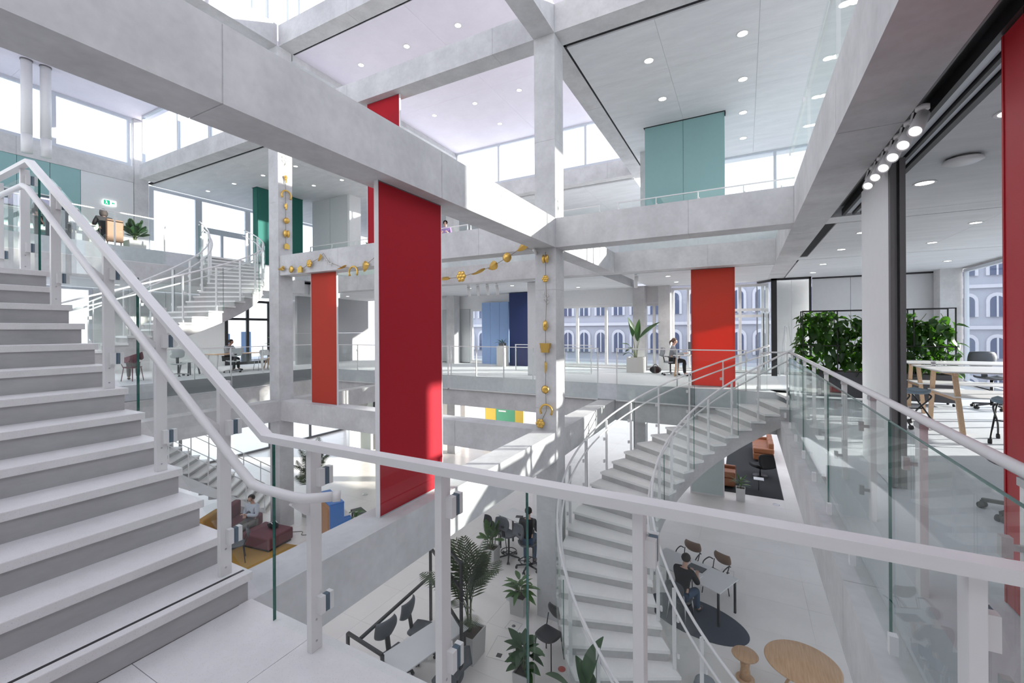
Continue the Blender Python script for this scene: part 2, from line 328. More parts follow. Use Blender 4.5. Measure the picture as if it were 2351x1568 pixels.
# ceilings ------------------------------------------------------------------
def ceiling(label, x0, x1, y0, y1, z, nx, ny, mat='concrete_ceiling', th=.06, back=.5):
    c = sroot('ceiling', label)
    MB().box(x0 + .02, x1 - .02, y0 + .02, y1 - .02, z + th * .6, z + back).build('ceiling_bed', mat, c)
    dx, dy = (x1 - x0) / nx, (y1 - y0) / ny
    me = MB().box(.002, dx - .002, .002, dy - .002, 0, th).mesh('ceiling_panel', mat)
    for i in range(nx):
        for j in range(ny): inst('ceiling_panel', me, c, (x0 + i * dx, y0 + j * dy, z))
    return c
ceiling('large pale concrete ceiling of the upper gallery behind the middle column', CX + .06, 5.9, 9.06, 18.3, C2Z - .02, 5, 5)
ceiling('concrete ceiling over the upper left gallery window', -22.2, CXM - .02, 9.06, 13.9, C2Z - .02, 5, 2)
ceiling('concrete ceiling of the upper left gallery at the back', -22.2, CXM - .02, 13.9, 23, C2Z - .02, 4, 3)
ceiling('concrete ceiling beyond the far high windows', CXM, CX - .5, 18.32, 23, C2Z - .02, 4, 2)
ceiling('ceiling of the far middle gallery near the orange panel', CX + .06, 1.18, 13.76, 18.5, C1Z, 2, 2)
ceiling('ceiling of the far middle gallery behind the middle column', -18.4, CX - .56, 13.76, 18.5, C1Z, 6, 2)
ceiling('ceiling of the left middle gallery', -22.2, -18.4, -2, 18.5, C1Z, 2, 7)
ceiling('ceiling of the right workspace nearest to the viewer', 1.62, 5.6, -2.5, 8.40, C1Z, 2, 5)
ceiling('ceiling of the right workspace over the work tables', 1.36, 5.6, 8.92, 12.72, C1Z, 2, 2)
ceiling('ceiling of the right workspace over the green plant wall', 1.24, 5.6, 13.22, 18.3, C1Z, 2, 2)
ceiling('lilac tinted high ceiling behind the cross beam', CXM, CX - .02, 9.03, 18.2, ROOF, 2, 2, 'roof_panel')
ceiling('lilac tinted high ceiling at the upper left', -22.6, CXM - .5, -2.5, 8.9, ROOF + .02, 3, 3, 'roof_panel')
ceiling('high lantern ceiling above the hall', CXM - .3, CX + .3, -2.5, 8.9, 13.3, 3, 4, 'roof_panel')
for lab, y0, y1 in (('flush concrete beam in the right ceiling, nearer one', 8.42, 8.90), ('flush concrete beam in the right ceiling, farther one', 12.74, 13.20)):
    struct(MB().box(1.205, 5.6, y0, y1, C1Z + .002, C1Z + .4).build('beam', 'concrete_ceiling'), lab)
# shadow gaps next to the beams
for i, (x0, x1, y0, y1, z) in enumerate(((CX + .0, CX + .055, 9.0, 18.2, C2Z + .01), (CX, 5.9, 8.975, 9.05, C2Z + .01), (-22.2, CXM, 8.975, 9.05, C2Z + .01),
        (CX + .05, 1.35, 13.665, 13.75, C1Z + .012), (-17, CX - .5, 13.665, 13.75, C1Z + .012), (1.205, 1.35, 8.93, 12.70, C1Z + .012), (1.205, 1.24, 13.22, 13.6, C1Z + .012), (CXM, CX, 8.975, 9.02, ROOF + .012))):
    struct(MB().box(x0, x1, y0, y1, z, z + .06).build('trim_%d' % (i + 1), 'dark_gap'), 'black shadow gap between beam and ceiling')
# slot for the sliding partition in the right ceiling
tr = sroot('trim_9', 'deep black ceiling slot with the track of the sliding partition')
MB().box(1.205, 1.60, -2, 8.40, C1Z + .16, C1Z + .22).build('slot_back', 'dark_frame', tr)
MB().box(1.205, 1.22, -2, 8.40, C1Z, C1Z + .16).build('slot_side', 'dark_frame', tr)
MB().box(1.34, 1.38, -2, 8.35, C1Z + .0, C1Z + .10).build('track', 'black_metal', tr)
MB().box(1.39, 1.46, -2, 8.35, C1Z + .03, C1Z + .12).build('rail_profile', 'alu', tr)
MB().box(1.47, 1.50, -2, 8.35, C1Z + .0, C1Z + .12).build('track', 'black_metal', tr)
MB().box(1.51, 1.56, -2, 8.35, C1Z + .03, C1Z + .12).build('rail_profile', 'alu', tr)
MB().box(1.57, 1.62, -2, 8.35, C1Z + .0, C1Z + .12).build('track', 'black_metal', tr)
# windows -------------------------------------------------------------------
WN = [0]
def window(label, ax, p, a0, a1, z0, z1, mull=(), trans=(), fr=.07, dep=.10, mat='alu', glass='window_glass'):
    """glazing in the plane ax=p ('x': plane X=p, running along Y), frame, mullions, transoms and one pane per field"""
    WN[0] += 1; w = sroot('window_%d' % WN[0], label)
    def bx(m, s, e, b, t, d=dep): return m.box(p - d / 2, p + d / 2, s, e, b, t) if ax == 'x' else m.box(s, e, p - d / 2, p + d / 2, b, t)
    m = MB(); bx(m, a0, a1, z0, z0 + fr); bx(m, a0, a1, z1 - fr, z1); bx(m, a0, a0 + fr, z0 + fr, z1 - fr); bx(m, a1 - fr, a1, z0 + fr, z1 - fr); m.build('frame', mat, w)
    for c in mull: bx(MB(), c - fr / 2, c + fr / 2, z0 + fr, z1 - fr).build('mullion', mat, w)
    for c in trans: bx(MB(), a0 + fr, a1 - fr, c - fr / 2, c + fr / 2, dep * .9).build('transom', mat, w)
    A = [a0 + fr / 2] + list(mull) + [a1 - fr / 2]; Zs = [z0 + fr / 2] + list(trans) + [z1 - fr / 2]
    for i in range(len(A) - 1):
        for j in range(len(Zs) - 1):
            bx(MB(), A[i] + fr / 2, A[i + 1] - fr / 2, Zs[j] + fr / 2, Zs[j + 1] - fr / 2, .012).build('pane', glass, w)
    return w
window('high band of windows above the teal wall on the left', 'x', -22.35, -2.4, 8.42, 8.50, 10.52, (6.15, 4.2, 2.2, 0), fr=.12)
window('high window over the cross beam at the upper left corner', 'y', 8.62, -21.75, CXM - .5, 8.5, 10.51, (-18.95, -16.8, -14.7), fr=.08)
window('tall bright window beside the corner column of the upper left gallery', 'x', -22.33, 9.05, 10.93, 4.50, 7.89, fr=.14)
window('wide gallery window over the terrace door on the upper left', 'x', -22.33, 10.93, 13.2, 6.42, 7.89, fr=.14)
window('terrace door of the upper left gallery', 'x', -22.33, 10.93, 13.2, 4.52, 6.42, (11.95,), fr=.12)
window('window of the upper left gallery behind the green panel', 'x', -22.33, 13.2, 17.6, 4.52, 7.89, (15.4,), fr=.12)
window('far high windows above the main beam', 'y', 17.95, CXM, CX - .02, 8.62, 10.51, (-10.25, -5.96, -8.1), fr=.10)
window('far right windows of the upper gallery behind the teal panel', 'y', 17.7, -3.4, 5.7, 4.5, 7.90, (-.9, .97, 2.9), fr=.09)
window('lantern windows above the left roof beam', 'x', CXM - .3, -2.5, 8.4, 11.2, 13.2, (1.0, 4.7, 7.9), fr=.10)
window('lantern windows above the cross roof beam', 'y', 8.75, CXM + .1, CX - .1, 11.2, 13.2, (-12.0, -8.1, -5.8), fr=.10)
window('tall street windows behind the tall potted plant', 'y', 18.42, -12.2, -2.62, .05, 2.72, (-9.4, -6.55, -5.25, -4.05, -3.25), fr=.11, mat='white_paint')
window('bright narrow window beside the orange panel', 'y', 18.5, -2.58, -.45, .05, 3.30, (-1.95,), fr=.09, mat='white_paint')
window('white framed glass door at the far end right of the orange panel', 'y', 18.36, -.45, .78, .02, 3.30, (-.14, .60), (2.12, 2.35), fr=.10, mat='white_paint')
window('right-hand street window of the workspace', 'x', 5.66, 9.15, 17.3, .03, 3.33, (11.6, 14.3), fr=.08)
window('street windows of the upper right gallery', 'x', 5.80, 9.75, 17.5, 4.55, 7.86, (12.7, 15.2), fr=.08)
window('glass partition with black frame in the left middle gallery', 'x', -22.27, 12.05, 14.30, .02, 3.25, (13.13,), (2.28,), fr=.12, mat='black_metal')
window('window of the left middle gallery behind the stair', 'x', -22.33, -2, 7.18, .05, C1Z, (2.4, 4.8), fr=.1)
window('ground floor glass front at the back left', 'x', -22.0, 5.0, 19.0, G0 + .02, G0 + 3.3, (7.5, 10.0, 12.0, 14.1, 16.5), fr=.10, mat='dark_frame')
window('ground floor glass front on the right', 'x', 5.70, -2.5, 18.4, G0 + .02, -1.12, (0, 2.5, 5, 7.5, 10, 12.5, 15), fr=.12)
# walls ----------------------------------------------------------------------
wl = sroot('wall_left', 'left gallery wall of teal and white panels')
for a, b, mt in ((1.0, 2.9, 'teal'), (2.9, 4.05, 'teal'), (4.05, 5.21, 'teal'), (5.21, 6.03, 'teal'), (6.03, 6.86, 'teal'), (6.86, 8.49, 'white_panel')):
    MB().box(-22.36, -22.27, a + .006, b - .006, G2, 7.845).build('wall_panel', mt, wl)
MB().box(-22.42, -22.36, 1, 8.49, G2, 7.845).build('panel_bed', 'dark_gap', wl)
wl = sroot('wall_left', 'white wall panels of the left middle gallery')
for a, b in ((7.2, 9.6), (9.6, 12.04)):
    MB().box(-22.36, -22.27, a + .006, b - .006, G1, C1Z).build('wall_panel', 'white_panel', wl)
MB().box(-22.42, -22.36, 7.2, 12.04, G1, C1Z).build('panel_bed', 'grey_panel', wl)
wl = sroot('wall_left', 'grey wall beside the exit sign of the left middle gallery')
MB().box(-22.36, -22.27, 14.31, 18.6, G1, C1Z).build('wall_panel', 'white_panel', wl)
wb = sroot('wall_back', 'tall white panels at the back of the upper gallery')
for a, b in ((-18.35, -17.1), (-17.1, -15.95)): MB().box(a + .006, b - .006, 13.95, 14.10, G2, C2Z - .02).build('wall_panel', 'soft_grey', wb)
MB().box(-15.945, -15.80, 13.95, 14.6, G2, C2Z - .02).build('wall_edge', 'white_paint', wb)
wb = sroot('wall_back', 'pale back wall of the upper far gallery')
for i in range(8): MB().box(-22 + i * 2.35, -19.66 + i * 2.35, 22.9, 23, G2, C2Z).build('wall_panel', 'white_panel', wb)
wb = sroot('wall_back', 'white panel wall behind the green plant wall')
for a, b in ((2.06, 3.12), (3.12, 4.2), (4.2, 5.20)): MB().box(a + .006, b - .006, 18.05, 18.15, G1, C1Z).build('wall_panel', 'white_panel', wb)
MB().box(5.19, 5.25, 18.0, 18.16, G1, C1Z).build('edge_profile', 'black_metal', wb)
MB().box(2.06, 5.2, 18.0, 18.05, C1Z - .05, C1Z).build('edge_profile', 'black_metal', wb)
wb = sroot('wall_back', 'white back wall of the glass meeting cabin')
for a, b in ((.86, 1.5), (1.5, 2.05)): MB().box(a + .005, b - .005, 18.55, 18.65, G1, C1Z).build('wall_panel', 'white_panel', wb)
wb = sroot('wall_back', 'light blue wall panels at the back of the far middle gallery')
for a, b in ((-11.42, -10.93), (-10.93, -10.42), (-10.42, -9.92)): MB().box(a + .005, b - .005, 18.20, 18.30, G1, 3.0).build('wall_panel', 'blue_light', wb)
wb = sroot('wall_back', 'grey wall with horizontal seam beside the left orange panel')
for z0, z1 in ((0, 1.55), (1.55, C1Z)): MB().box(-19.6, -19.45, 13.9, 18.5, z0 + .005, z1 - .005).build('wall_panel', 'grey_panel', wb)
wb = sroot('wall_back', 'ground floor back walls under the galleries')
MB().box(-30, 1.9, 35.5, 35.9, G0, -1.11).build('wall_panel', 'soft_grey', wb)
for a, b in ((-21.9, -17.6), (-17.6, -13.4)): MB().box(a, b, 19.6, 19.9, G0, -.6).build('wall_panel', 'ground_stone', wb)
MB().box(2.6, 2.8, 14.5, 35, G0, -.6).build('wall_panel', 'white_panel', wb)
wr = sroot('wall_right', 'solid parts of the street facade on the right')
MB().box(5.6, 6.0, -2.6, 9.1, 0, 4.52).build('wall_panel', 'concrete', wr)
MB().box(5.6, 6.0, -2.6, 9.75, 4.52, C2Z + .6).build('wall_panel', 'concrete', wr)
MB().box(5.62, 6.0, 9.1, 18.4, 3.36, 4.52).build('wall_panel', 'concrete', wr)
MB().box(5.62, 6.0, -2.6, 18.4, -1.1, -.0).build('wall_panel', 'concrete', wr)
MB().box(5.3, 5.64, 17.85, 18.4, G1, C1Z).build('wall_panel', 'soft_grey', wr)
wf = sroot('front_light_blocker', 'added unseen wall and roof behind the viewer that hold back skylight')  # enclosure added out of view to cut skylight from behind and above
MB().box(-22.6, 6.0, -4.3, -4.0, G0, 8.5).build('wall_panel', 'white_panel', wf)
MB().box(CX + .3, 6.3, -4.3, 8.9, 13.3, 13.7).build('roof_panel', 'roof_panel', wf)
MB().box(CX + .0, 6.0, -4.0, -1.5, 4.0, 4.49).build('slab_panel', 'concrete_ceiling', wf)
wb = sroot('wall_back', 'facade bands above and below the far street windows')
MB().box(-16.9, -2.62, 18.36, 18.6, 2.73, C1Z + .05).build('wall_panel', 'white_paint', wb)
MB().box(-16.9, -12.25, 18.36, 18.6, G1, 2.72).build('wall_panel', 'soft_grey', wb)
MB().box(-3.4, 5.9, 17.85, 18.4, 3.45, 4.55).build('wall_panel', 'concrete', wb)
MB().box(-17, 5.9, 18.36, 18.8, -1.2, .03).build('wall_panel', 'concrete', wb)
# black framed glass cabin at the far right
cb = T('glass_cabin', 'glass meeting cabin with black frame left of the plant wall', 'cabin', (.8, 17.6, 0))
MB().box(.03, .20, 0, .12, 0, C1Z).build('frame_post', 'black_metal', cb); MB().box(1.13, 1.19, 0, .08, 0, C1Z).build('frame_post', 'black_metal', cb)
MB().box(.03, 1.19, 0, .08, C1Z - .07, C1Z).build('frame_head', 'black_metal', cb)
MB().box(.2, 1.13, .03, .045, .03, C1Z - .07).build('pane', 'glass_clear', cb)
MB().bar((.10, .1, C1Z - .05), (-.36, .9, C1Z - .05), .06, .07).build('frame_head', 'black_metal', cb)
MB().box(-.40, -.36, .86, .90, .0, C1Z - .05).build('frame_post', 'steel', cb)
MB().bar((.10, .1, 1.65), (-.36, .86, 1.65), .012, 3.2).build('pane', 'glass_clear', cb)
for xx in (-.20, -.05): MB().box(xx, xx + .03, .45, .48, .25, 2.2).build('door_handle', 'black_metal', cb)
# ================================================================== STAIRS AND BALUSTRADES
RIS, GO = .173, .272
st = T('staircase', 'straight terrazzo staircase rising to the left beside the landing', 'staircase', (0, 0, 0))
for k in range(1, 14):
    xn = -2.70 - GO * (k - 1); z = RIS * k; xe = xn - GO - .03 if k < 13 else xn - 2.2
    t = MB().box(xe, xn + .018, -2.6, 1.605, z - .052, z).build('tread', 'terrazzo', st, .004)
    MB().box(xn - .10, xn, -2.6, 1.585, z - RIS, z - .052).build('riser', 'riser_concrete_shaded', st)
    if k == 1: MB().box(xn - .052, xn - .034, -2.6, 1.585, z, z + .0015).build('nosing_strip', 'black_metal', t, label='black contrast strip')
b = MB(); n = 13
poly = [(-2.72, -.28), (-2.80, RIS - .06)] + [p for k in range(1, 13) for p in ((-2.70 - GO * k + .0, RIS * k - .06), (-2.70 - GO * k - .05, RIS * (k + 1) - .06))] + [(-8.2, RIS * 13 - .06), (-8.2, RIS * 13 - .3), (-6.2, RIS * 13 - .3)]
b.add([(x, -2.6, z) for x, z in poly] + [(x, 1.57, z) for x, z in poly], [tuple(range(len(poly))), tuple(range(len(poly), 2 * len(poly)))[::-1]] + [(i, (i + 1) % len(poly), len(poly) + (i + 1) % len(poly), len(poly) + i) for i in range(len(poly))])
b.build('stair_body', 'riser_concrete_shaded', st)
def slab_pane(name, p, a, b_, zb0, zt0, zb1, zt1, parent, axis='x', th=.017, edge=True, ends=(1, 1), top=0):
    """glass pane in plane axis-normal at p from a to b with sloping bottom/top; dark green polished edges as sub-parts"""
    def P(s, o, z): return (s, p + o, z) if axis == 'x' else (p + o, s, z)
    h = th / 2
    vs = [P(a, -h, zb0), P(b_, -h, zb1), P(b_, h, zb1), P(a, h, zb0), P(a, -h, zt0), P(b_, -h, zt1), P(b_, h, zt1), P(a, h, zt0)]
    o = MB().add(vs, [(0, 3, 2, 1), (4, 5, 6, 7), (0, 1, 5, 4), (1, 2, 6, 5), (2, 3, 7, 6), (3, 0, 4, 7)]).build('pane', 'glass', parent)
    if top: MB().add([P(a, -h, zt0), P(b_, -h, zt1), P(b_, h, zt1), P(a, h, zt0)] + [P(a, -h, zt0 + .004), P(b_, -h, zt1 + .004), P(b_, h, zt1 + .004), P(a, h, zt0 + .004)], [(0, 3, 2, 1), (4, 5, 6, 7), (0, 1, 5, 4), (1, 2, 6, 5), (2, 3, 7, 6), (3, 0, 4, 7)]).build('pane_edge', 'glass_edge', o)
    if edge:
        e = .003
        for s, zb, zt, on in ((a, zb0, zt0, ends[0]), (b_, zb1, zt1, ends[1])):
            if not on: continue
            q = MB(); w = -e if s == a else e
            vs = [P(min(s, s + w), -h, zb), P(max(s, s + w), -h, zb), P(max(s, s + w), h, zb), P(min(s, s + w), h, zb)]
            q.add(vs + [(x, y, z + zt - zb) for x, y, z in vs], [(0, 3, 2, 1), (4, 5, 6, 7), (0, 1, 5, 4), (1, 2, 6, 5), (2, 3, 7, 6), (3, 0, 4, 7)]); q.build('pane_edge', 'glass_edge', o)
    return o
# ---- near balustrade with the stair flight
nb = T('glass_balustrade', 'white balustrade with flat rail and glass panes right in front of the viewer', 'balustrade', (0, 0, 0))
rail = [(-8.0, 3.285), (-5.93, 3.285), (-2.32, 1.085), (.985, 1.085)]
m = MB()
def railbar(m, p0, p1, y0, y1, th):
    (xa, za), (xb, zb) = p0, p1
    vs = [(xa, y0, za - th), (xb, y0, zb - th), (xb, y1, zb - th), (xa, y1, za - th), (xa, y0, za), (xb, y0, zb), (xb, y1, zb), (xa, y1, za)]
    m.add(vs, [(0, 3, 2, 1), (4, 5, 6, 7), (0, 1, 5, 4), (1, 2, 6, 5), (2, 3, 7, 6), (3, 0, 4, 7)])
for i in range(3): railbar(m, rail[i], rail[i + 1], 1.438, 1.502, .036)
m.build('top_rail', 'white_metal', nb)
def railz(x):
    for (xa, za), (xb, zb) in zip(rail, rail[1:]):
        if xa <= x <= xb: return za + (zb - za) * (x - xa) / (xb - xa)
    return 1.085
for x, z0 in ((-1.995, 0), (-1.165, 0), (-.335, 0), (.482, 0), (-2.815, RIS), (-3.585, 4 * RIS), (-4.39, 7 * RIS), (-5.45, 11 * RIS), (-6.22, 13 * RIS), (-7.0, 13 * RIS)):
    zt = railz(x) - .036; p = MB().box(x, x + .036, 1.47, 1.535, z0, zt).build('post', 'white_metal', nb, .002)
    for zc in (z0 + .235, z0 + .895):
        if zc + .06 > zt: continue
        for y0_, y1_ in ((1.500, 1.530), (1.557, 1.580)): MB().box(x + .036, x + .070, y0_, y1_, zc - .045, zc + .045).build('glass_clamp', 'white_metal', p)
        MB().box(x + .040, x + .068, 1.530, 1.557, zc - .043, zc + .043).build('clamp_pad', 'pad', p)
    for zz in (.05, .16): MB().ball((x + .037, 1.50, z0 + zz), .006, .4).build('bolt', 'steel', p)
for a, b_ in ((-2.375, -.765), (-.735, .84)):
    slab_pane('pane', 1.545, a, b_, -.02, 1.035, -.02, 1.035, nb, ends=(a < -1, a < -1))
gl = lambda x: -.0 + (-2.36 - x) * .636
for a, b_ in ((-4.00, -2.43), (-5.7, -4.06)):
    slab_pane('pane', 1.545, a, b_, gl(a) + .02, railz(a) - .05, gl(b_) + .03, railz(b_) - .05, nb, ends=(a > -4.5, 0))
slab_pane('pane', 1.545, -7.6, -5.98, 2.2, 3.22, 2.2, 3.22, nb)
tube = [(-8.0, 1.38, 3.0), (-5.75, 1.38, 2.985), (-5.62, 1.38, 2.94)] + [(-5.62 + (3.27) * t, 1.38, 2.94 + (.862 - 2.94) * t) for t in (.02, .25, .5, .75, .97)] + [(-2.30, 1.38, .838), (-2.2, 1.38, .832), (-1.98, 1.38, .832), (-1.90, 1.39, .832), (-1.86, 1.42, .832), (-1.80, 1.475, .832)]
h = MB().tube(tube, .024, 12).build('handrail', 'white_metal', nb)
MB().tube([(-1.80, 1.475, .832), (-1.775, 1.50, .832)], [.027, .027], 12).build('end_cap', 'white_metal', h)
for x in (-2.815, -3.585, -4.39, -5.45, -1.995):
    zt = .832 if x > -2.3 else 2.94 - (x + 5.62) * .6354
    MB().bar((x + .018, 1.47, zt - .10), (x + .018, 1.385, zt - .02), .02, .05).build('bracket', 'white_metal', nb)
# ---- right balustrade
rb = T('glass_balustrade', 'glass balustrade with round white handrail along the right edge of the hall', 'balustrade', (0, 0, 0))
MB().tube([(.965, 1.47, 1.085), (.965, 11.80, 1.085)], .027, 12).build('top_rail', 'white_metal', rb)
MB().tube([(.965, 11.80, 1.085), (.80, 11.98, 1.085), (.55, 11.95, 1.085), (.35, 11.85, 1.06)], .02, 8).build('top_rail', 'white_metal', rb)
for i in range(9):
    y = 2.35 + i * 1.18
    p = MB().box(.945, .985, y, y + .08, 0, 1.06).build('post', 'white_metal', rb)
    for zc in (.25, .80): MB().box(.872, .905, y + .02, y + .055, zc - .04, zc + .04).build('glass_clamp', 'clamp', p); MB().box(.905, .95, y + .03, y + .045, zc - .012, zc + .012).build('clamp_arm', 'clamp', p)
    MB().box(.94, .985, y - .01, y + .09, 1.03, 1.062).build('bracket', 'clamp', p)
    MB().box(.80, .845, y + .015, y + .065, -.42, -.30).build('glass_clamp', 'white_metal', p)
ys = [1.62, 3.79, 6.25, 8.70, 11.15]
for i in range(4): slab_pane('pane', .86, ys[i] + .012, ys[i + 1] - .012, -.48, 1.02, -.48, 1.02, rb, 'y', ends=(0, 1), top=1)
# ---- generic far balustrades
def balustrade(label, ax, p, a0, a1, z, side, step=1.22, zb=-.48, h=1.08, post=.03):
    """side: +1/-1 direction of the hall; posts stand on the slab, glass hangs in front"""
    o = T('glass_balustrade', label, 'balustrade', (0, 0, 0))
    def bx(m, s, e, q0, q1, b, t): return m.box(s, e, min(q0, q1), max(q0, q1), b, t) if ax == 'x' else m.box(min(q0, q1), max(q0, q1), s, e, b, t)
    bx(MB(), a0, a1, p - .02, p + .02, z + h - .03, z + h).build('top_rail', 'white_metal', o)
    n = max(1, round((a1 - a0) / step)); st_ = (a1 - a0) / n
    for i in range(n + 1):
        c = a0 + i * st_; c = min(max(c, a0 + .02), a1 - .02)
        q = bx(MB(), c - post / 2, c + post / 2, p - .02, p + .02, z - .02, z + h - .03).build('post', 'white_metal', o)
        bx(MB(), c + post / 2, c + post / 2 + .03, p + side * .02, p + side * .075, z + .80, z + .88).build('glass_clamp', 'white_metal', q)
        if i < n and i % 2 == 0:
            e = min(a1, a0 + (i + 2) * st_)
            w = bx(MB(), c + .015, e - .015, p + side * .05, p + side * .062, z + zb, z + h - .06).build('pane', 'glass', o)
    bx(MB(), a0, a1, p + side * .03, p + side * .085, z + zb - .03, z + zb).build('bottom_rail', 'white_metal', o)
    return o
balustrade('far glass balustrade of the middle floor between red panel and middle column', 'x', 13.12, -9.6, CX - .5, G1, -1)
balustrade('far glass balustrade of the middle floor right of the middle column', 'x', 13.12, CX + .05, .05, G1, -1, 1.75)
balustrade('far glass balustrade of the middle floor left of the tall red panel', 'x', 13.12, -16.8, -9.7, G1, -1)
balustrade('glass balustrade of the left middle gallery under the curved stair', 'y', -16.9, 6.9, 13.0, G1, 1)
balustrade('glass balustrade of the left middle gallery next to the straight stair', 'y', -16.9, 1.0, 3.0, G1, 1)
balustrade('upper glass balustrade in front of the teal wall panel', 'x', 13.42, CX + .05, 1.15, G2, -1, 1.15)
balustrade('upper glass balustrade far behind the red panel', 'x', 13.42, -17.8, -9.0, G2, -1, 1.6)
balustrade('upper glass balustrade beside the tiny person on the far gallery', 'x', 13.42, -8.9, CX - .5, G2, -1, 1.6)
balustrade('upper glass balustrade of the left gallery in front of the seated people', 'y', -18.0, -2, 7.75, G2, 1, 1.4)
balustrade('upper glass balustrade along the concrete beam at the top right', 'y', .93, 1.0, 13.3, G2, -1, 2.4, h=1.02)
balustrade('short glass balustrade of the stair opening near the far windows', 'x', 15.6, -8.2, -5.0, G1, -1, 1.5, zb=.02)
# ---- spiral stairs
def spiral(label, ci, co, rin, rout, ztop, a0, da, k0, k1, lab2, landing=None):
    s = T('spiral_staircase', label, 'staircase', (0, 0, 0))
    def pt(a, side, off=0):
        a = math.radians(a); c, r = (ci, rin - off) if side == 0 else (co, rout + off)
        return (c[0] + r * math.cos(a), c[1] + r * math.sin(a))
    zl = lambda a: ztop - RIS * (a - a0) / da            # nosing line
    for k in range(k0, k1 + 1):
        z = ztop - RIS * k; aa = [a0 + da * (k - 1 + f) for f in (-.02, .34, .68, 1.04)]
        poly = [pt(a, 0, .012) for a in aa] + [pt(a, 1, .012) for a in reversed(aa)]
        MB().prism(poly, z - .05, z).build('tread', 'terrazzo_white', s)
        m = MB(); ab = [a0 + da * (k - 1), a0 + da * (k - .5), a0 + da * k]
        for a, b_ in zip(ab, ab[1:]):
            P = [pt(a, 0, -.02), pt(b_, 0, -.02), pt(b_, 1, -.02), pt(a, 1, -.02)]
            za, zb = max(zl(a) - .50, ztop - RIS * 26 - .02), max(zl(b_) - .50, ztop - RIS * 26 - .02)
            if (P[1][0] - P[0][0]) * (P[2][1] - P[0][1]) - (P[1][1] - P[0][1]) * (P[2][0] - P[0][0]) > 0: idx = (0, 1, 2, 3); zz = (za, zb, zb, za)
            else: idx = (1, 0, 3, 2); zz = (zb, za, za, zb)
            Q = [P[i] for i in idx]
            m.add([(x, y, zz[i]) for i, (x, y) in enumerate(Q)] + [(x, y, z - .05) for x, y in Q], [(0, 3, 2, 1), (4, 5, 6, 7), (0, 1, 5, 4), (1, 2, 6, 5), (2, 3, 7, 6), (3, 0, 4, 7)])
        m.build('step_block', 'riser_pale_shaded', s)
    if landing: MB().prism(landing, ztop - .06, ztop).build('landing', 'terrazzo_white', s)
    for side in (0, 1):
        b_ = T('glass_balustrade', lab2[side], 'balustrade', (0, 0, 0))
        A = [a0 + da * (k0 - 1 + i * .5) for i in range(int((k1 - k0 + 1) * 2) + 1)]
        off = .05
        path = [(*pt(a, side, off * .4), zl(a) + RIS + 1.02) for a in A]
        MB().tube(path, .022, 8).build('top_rail', 'white_metal', b_)
        path = [(*pt(a, side, -.05), zl(a) + RIS + .80) for a in A]
        MB().tube(path, .019, 8).build('handrail', 'white_metal', b_)
        ks = list(range(k0, k1 + 1, 2))
        for k in ks:
            a = a0 + da * (k - .5); x, y = pt(a, side, 0); zt = zl(a) + RIS + 1.0; z = ztop - RIS * k
            q = MB().obox((x, y, (z + zt) / 2), (.022, .055, zt - z), Matrix.Rotation(math.radians(a + 90), 3, 'Z')).build('post', 'white_metal', b_)
            for zc in (z + .22, z + .78):
                xx, yy = pt(a + .5, side, .045)
                MB().obox((xx, yy, zc), (.03, .05, .075), Matrix.Rotation(math.radians(a), 3, 'Z')).build('glass_clamp', 'white_metal', q)
            xx, yy = pt(a, side, -.05)
            MB().bar((x, y, zt - .30), (xx, yy, zl(a) + RIS + .78), .014, .03).build('bracket', 'white_metal', q)
        k = k0
        while k < k1:
            e = min(k + 4, k1 + .4); m = MB(); n = 6
            aa = [a0 + da * (k - 1 + .12 + (e - k - .2) * i / n) for i in range(n + 1)]
            vs = []
            for a in aa:
                for off_, zz in ((.055, zl(a) - .12), (.055, zl(a) + RIS + .93), (.067, zl(a) + RIS + .93), (.067, zl(a) - .12)): vs.append((*pt(a, side, off_), zz))
            fs = [(4 * i + j, 4 * i + (j + 1) % 4, 4 * i + 4 + (j + 1) % 4, 4 * i + 4 + j) for i in range(n) for j in range(4)] + [(0, 3, 2, 1), (4 * n, 4 * n + 1, 4 * n + 2, 4 * n + 3)]
            o = m.add(vs, fs).build('pane', 'glass', b_)
            x, y = pt(aa[0], side, .061); MB().obox((x, y, (zl(aa[0]) * 2 + RIS + .81) / 2), (.014, .004, 1.05 + RIS), Matrix.Rotation(math.radians(aa[0]), 3, 'Z')).build('pane_edge', 'glass_edge', o)
            k += 4
    return s
spiral('curved white stone staircase sweeping down from the right to the ground floor', (1.30, 8.95), (1.02, 9.2), 2.92, 4.42, 0, 95.5, 6.0, 1, 25,
       ('curved glass balustrade on the inner side of the right spiral staircase', 'curved glass balustrade on the outer side of the right spiral staircase'),
       [(1.02, 11.80), (1.02, 13.62), (.60, 13.62)])
spiral('curved white staircase on the left climbing to the upper gallery', (-17.6, 5.85), (-17.6, 5.85), 2.83, 4.4, G2, 90, -6.0, 1, 26,
       ('curved glass balustrade on the inner side of the left spiral staircase', 'curved glass balustrade on the outer side of the left spiral staircase'),
       [(-17.62, 8.65), (-17.62, 10.28), (-18.1, 10.28), (-18.1, 8.65)])
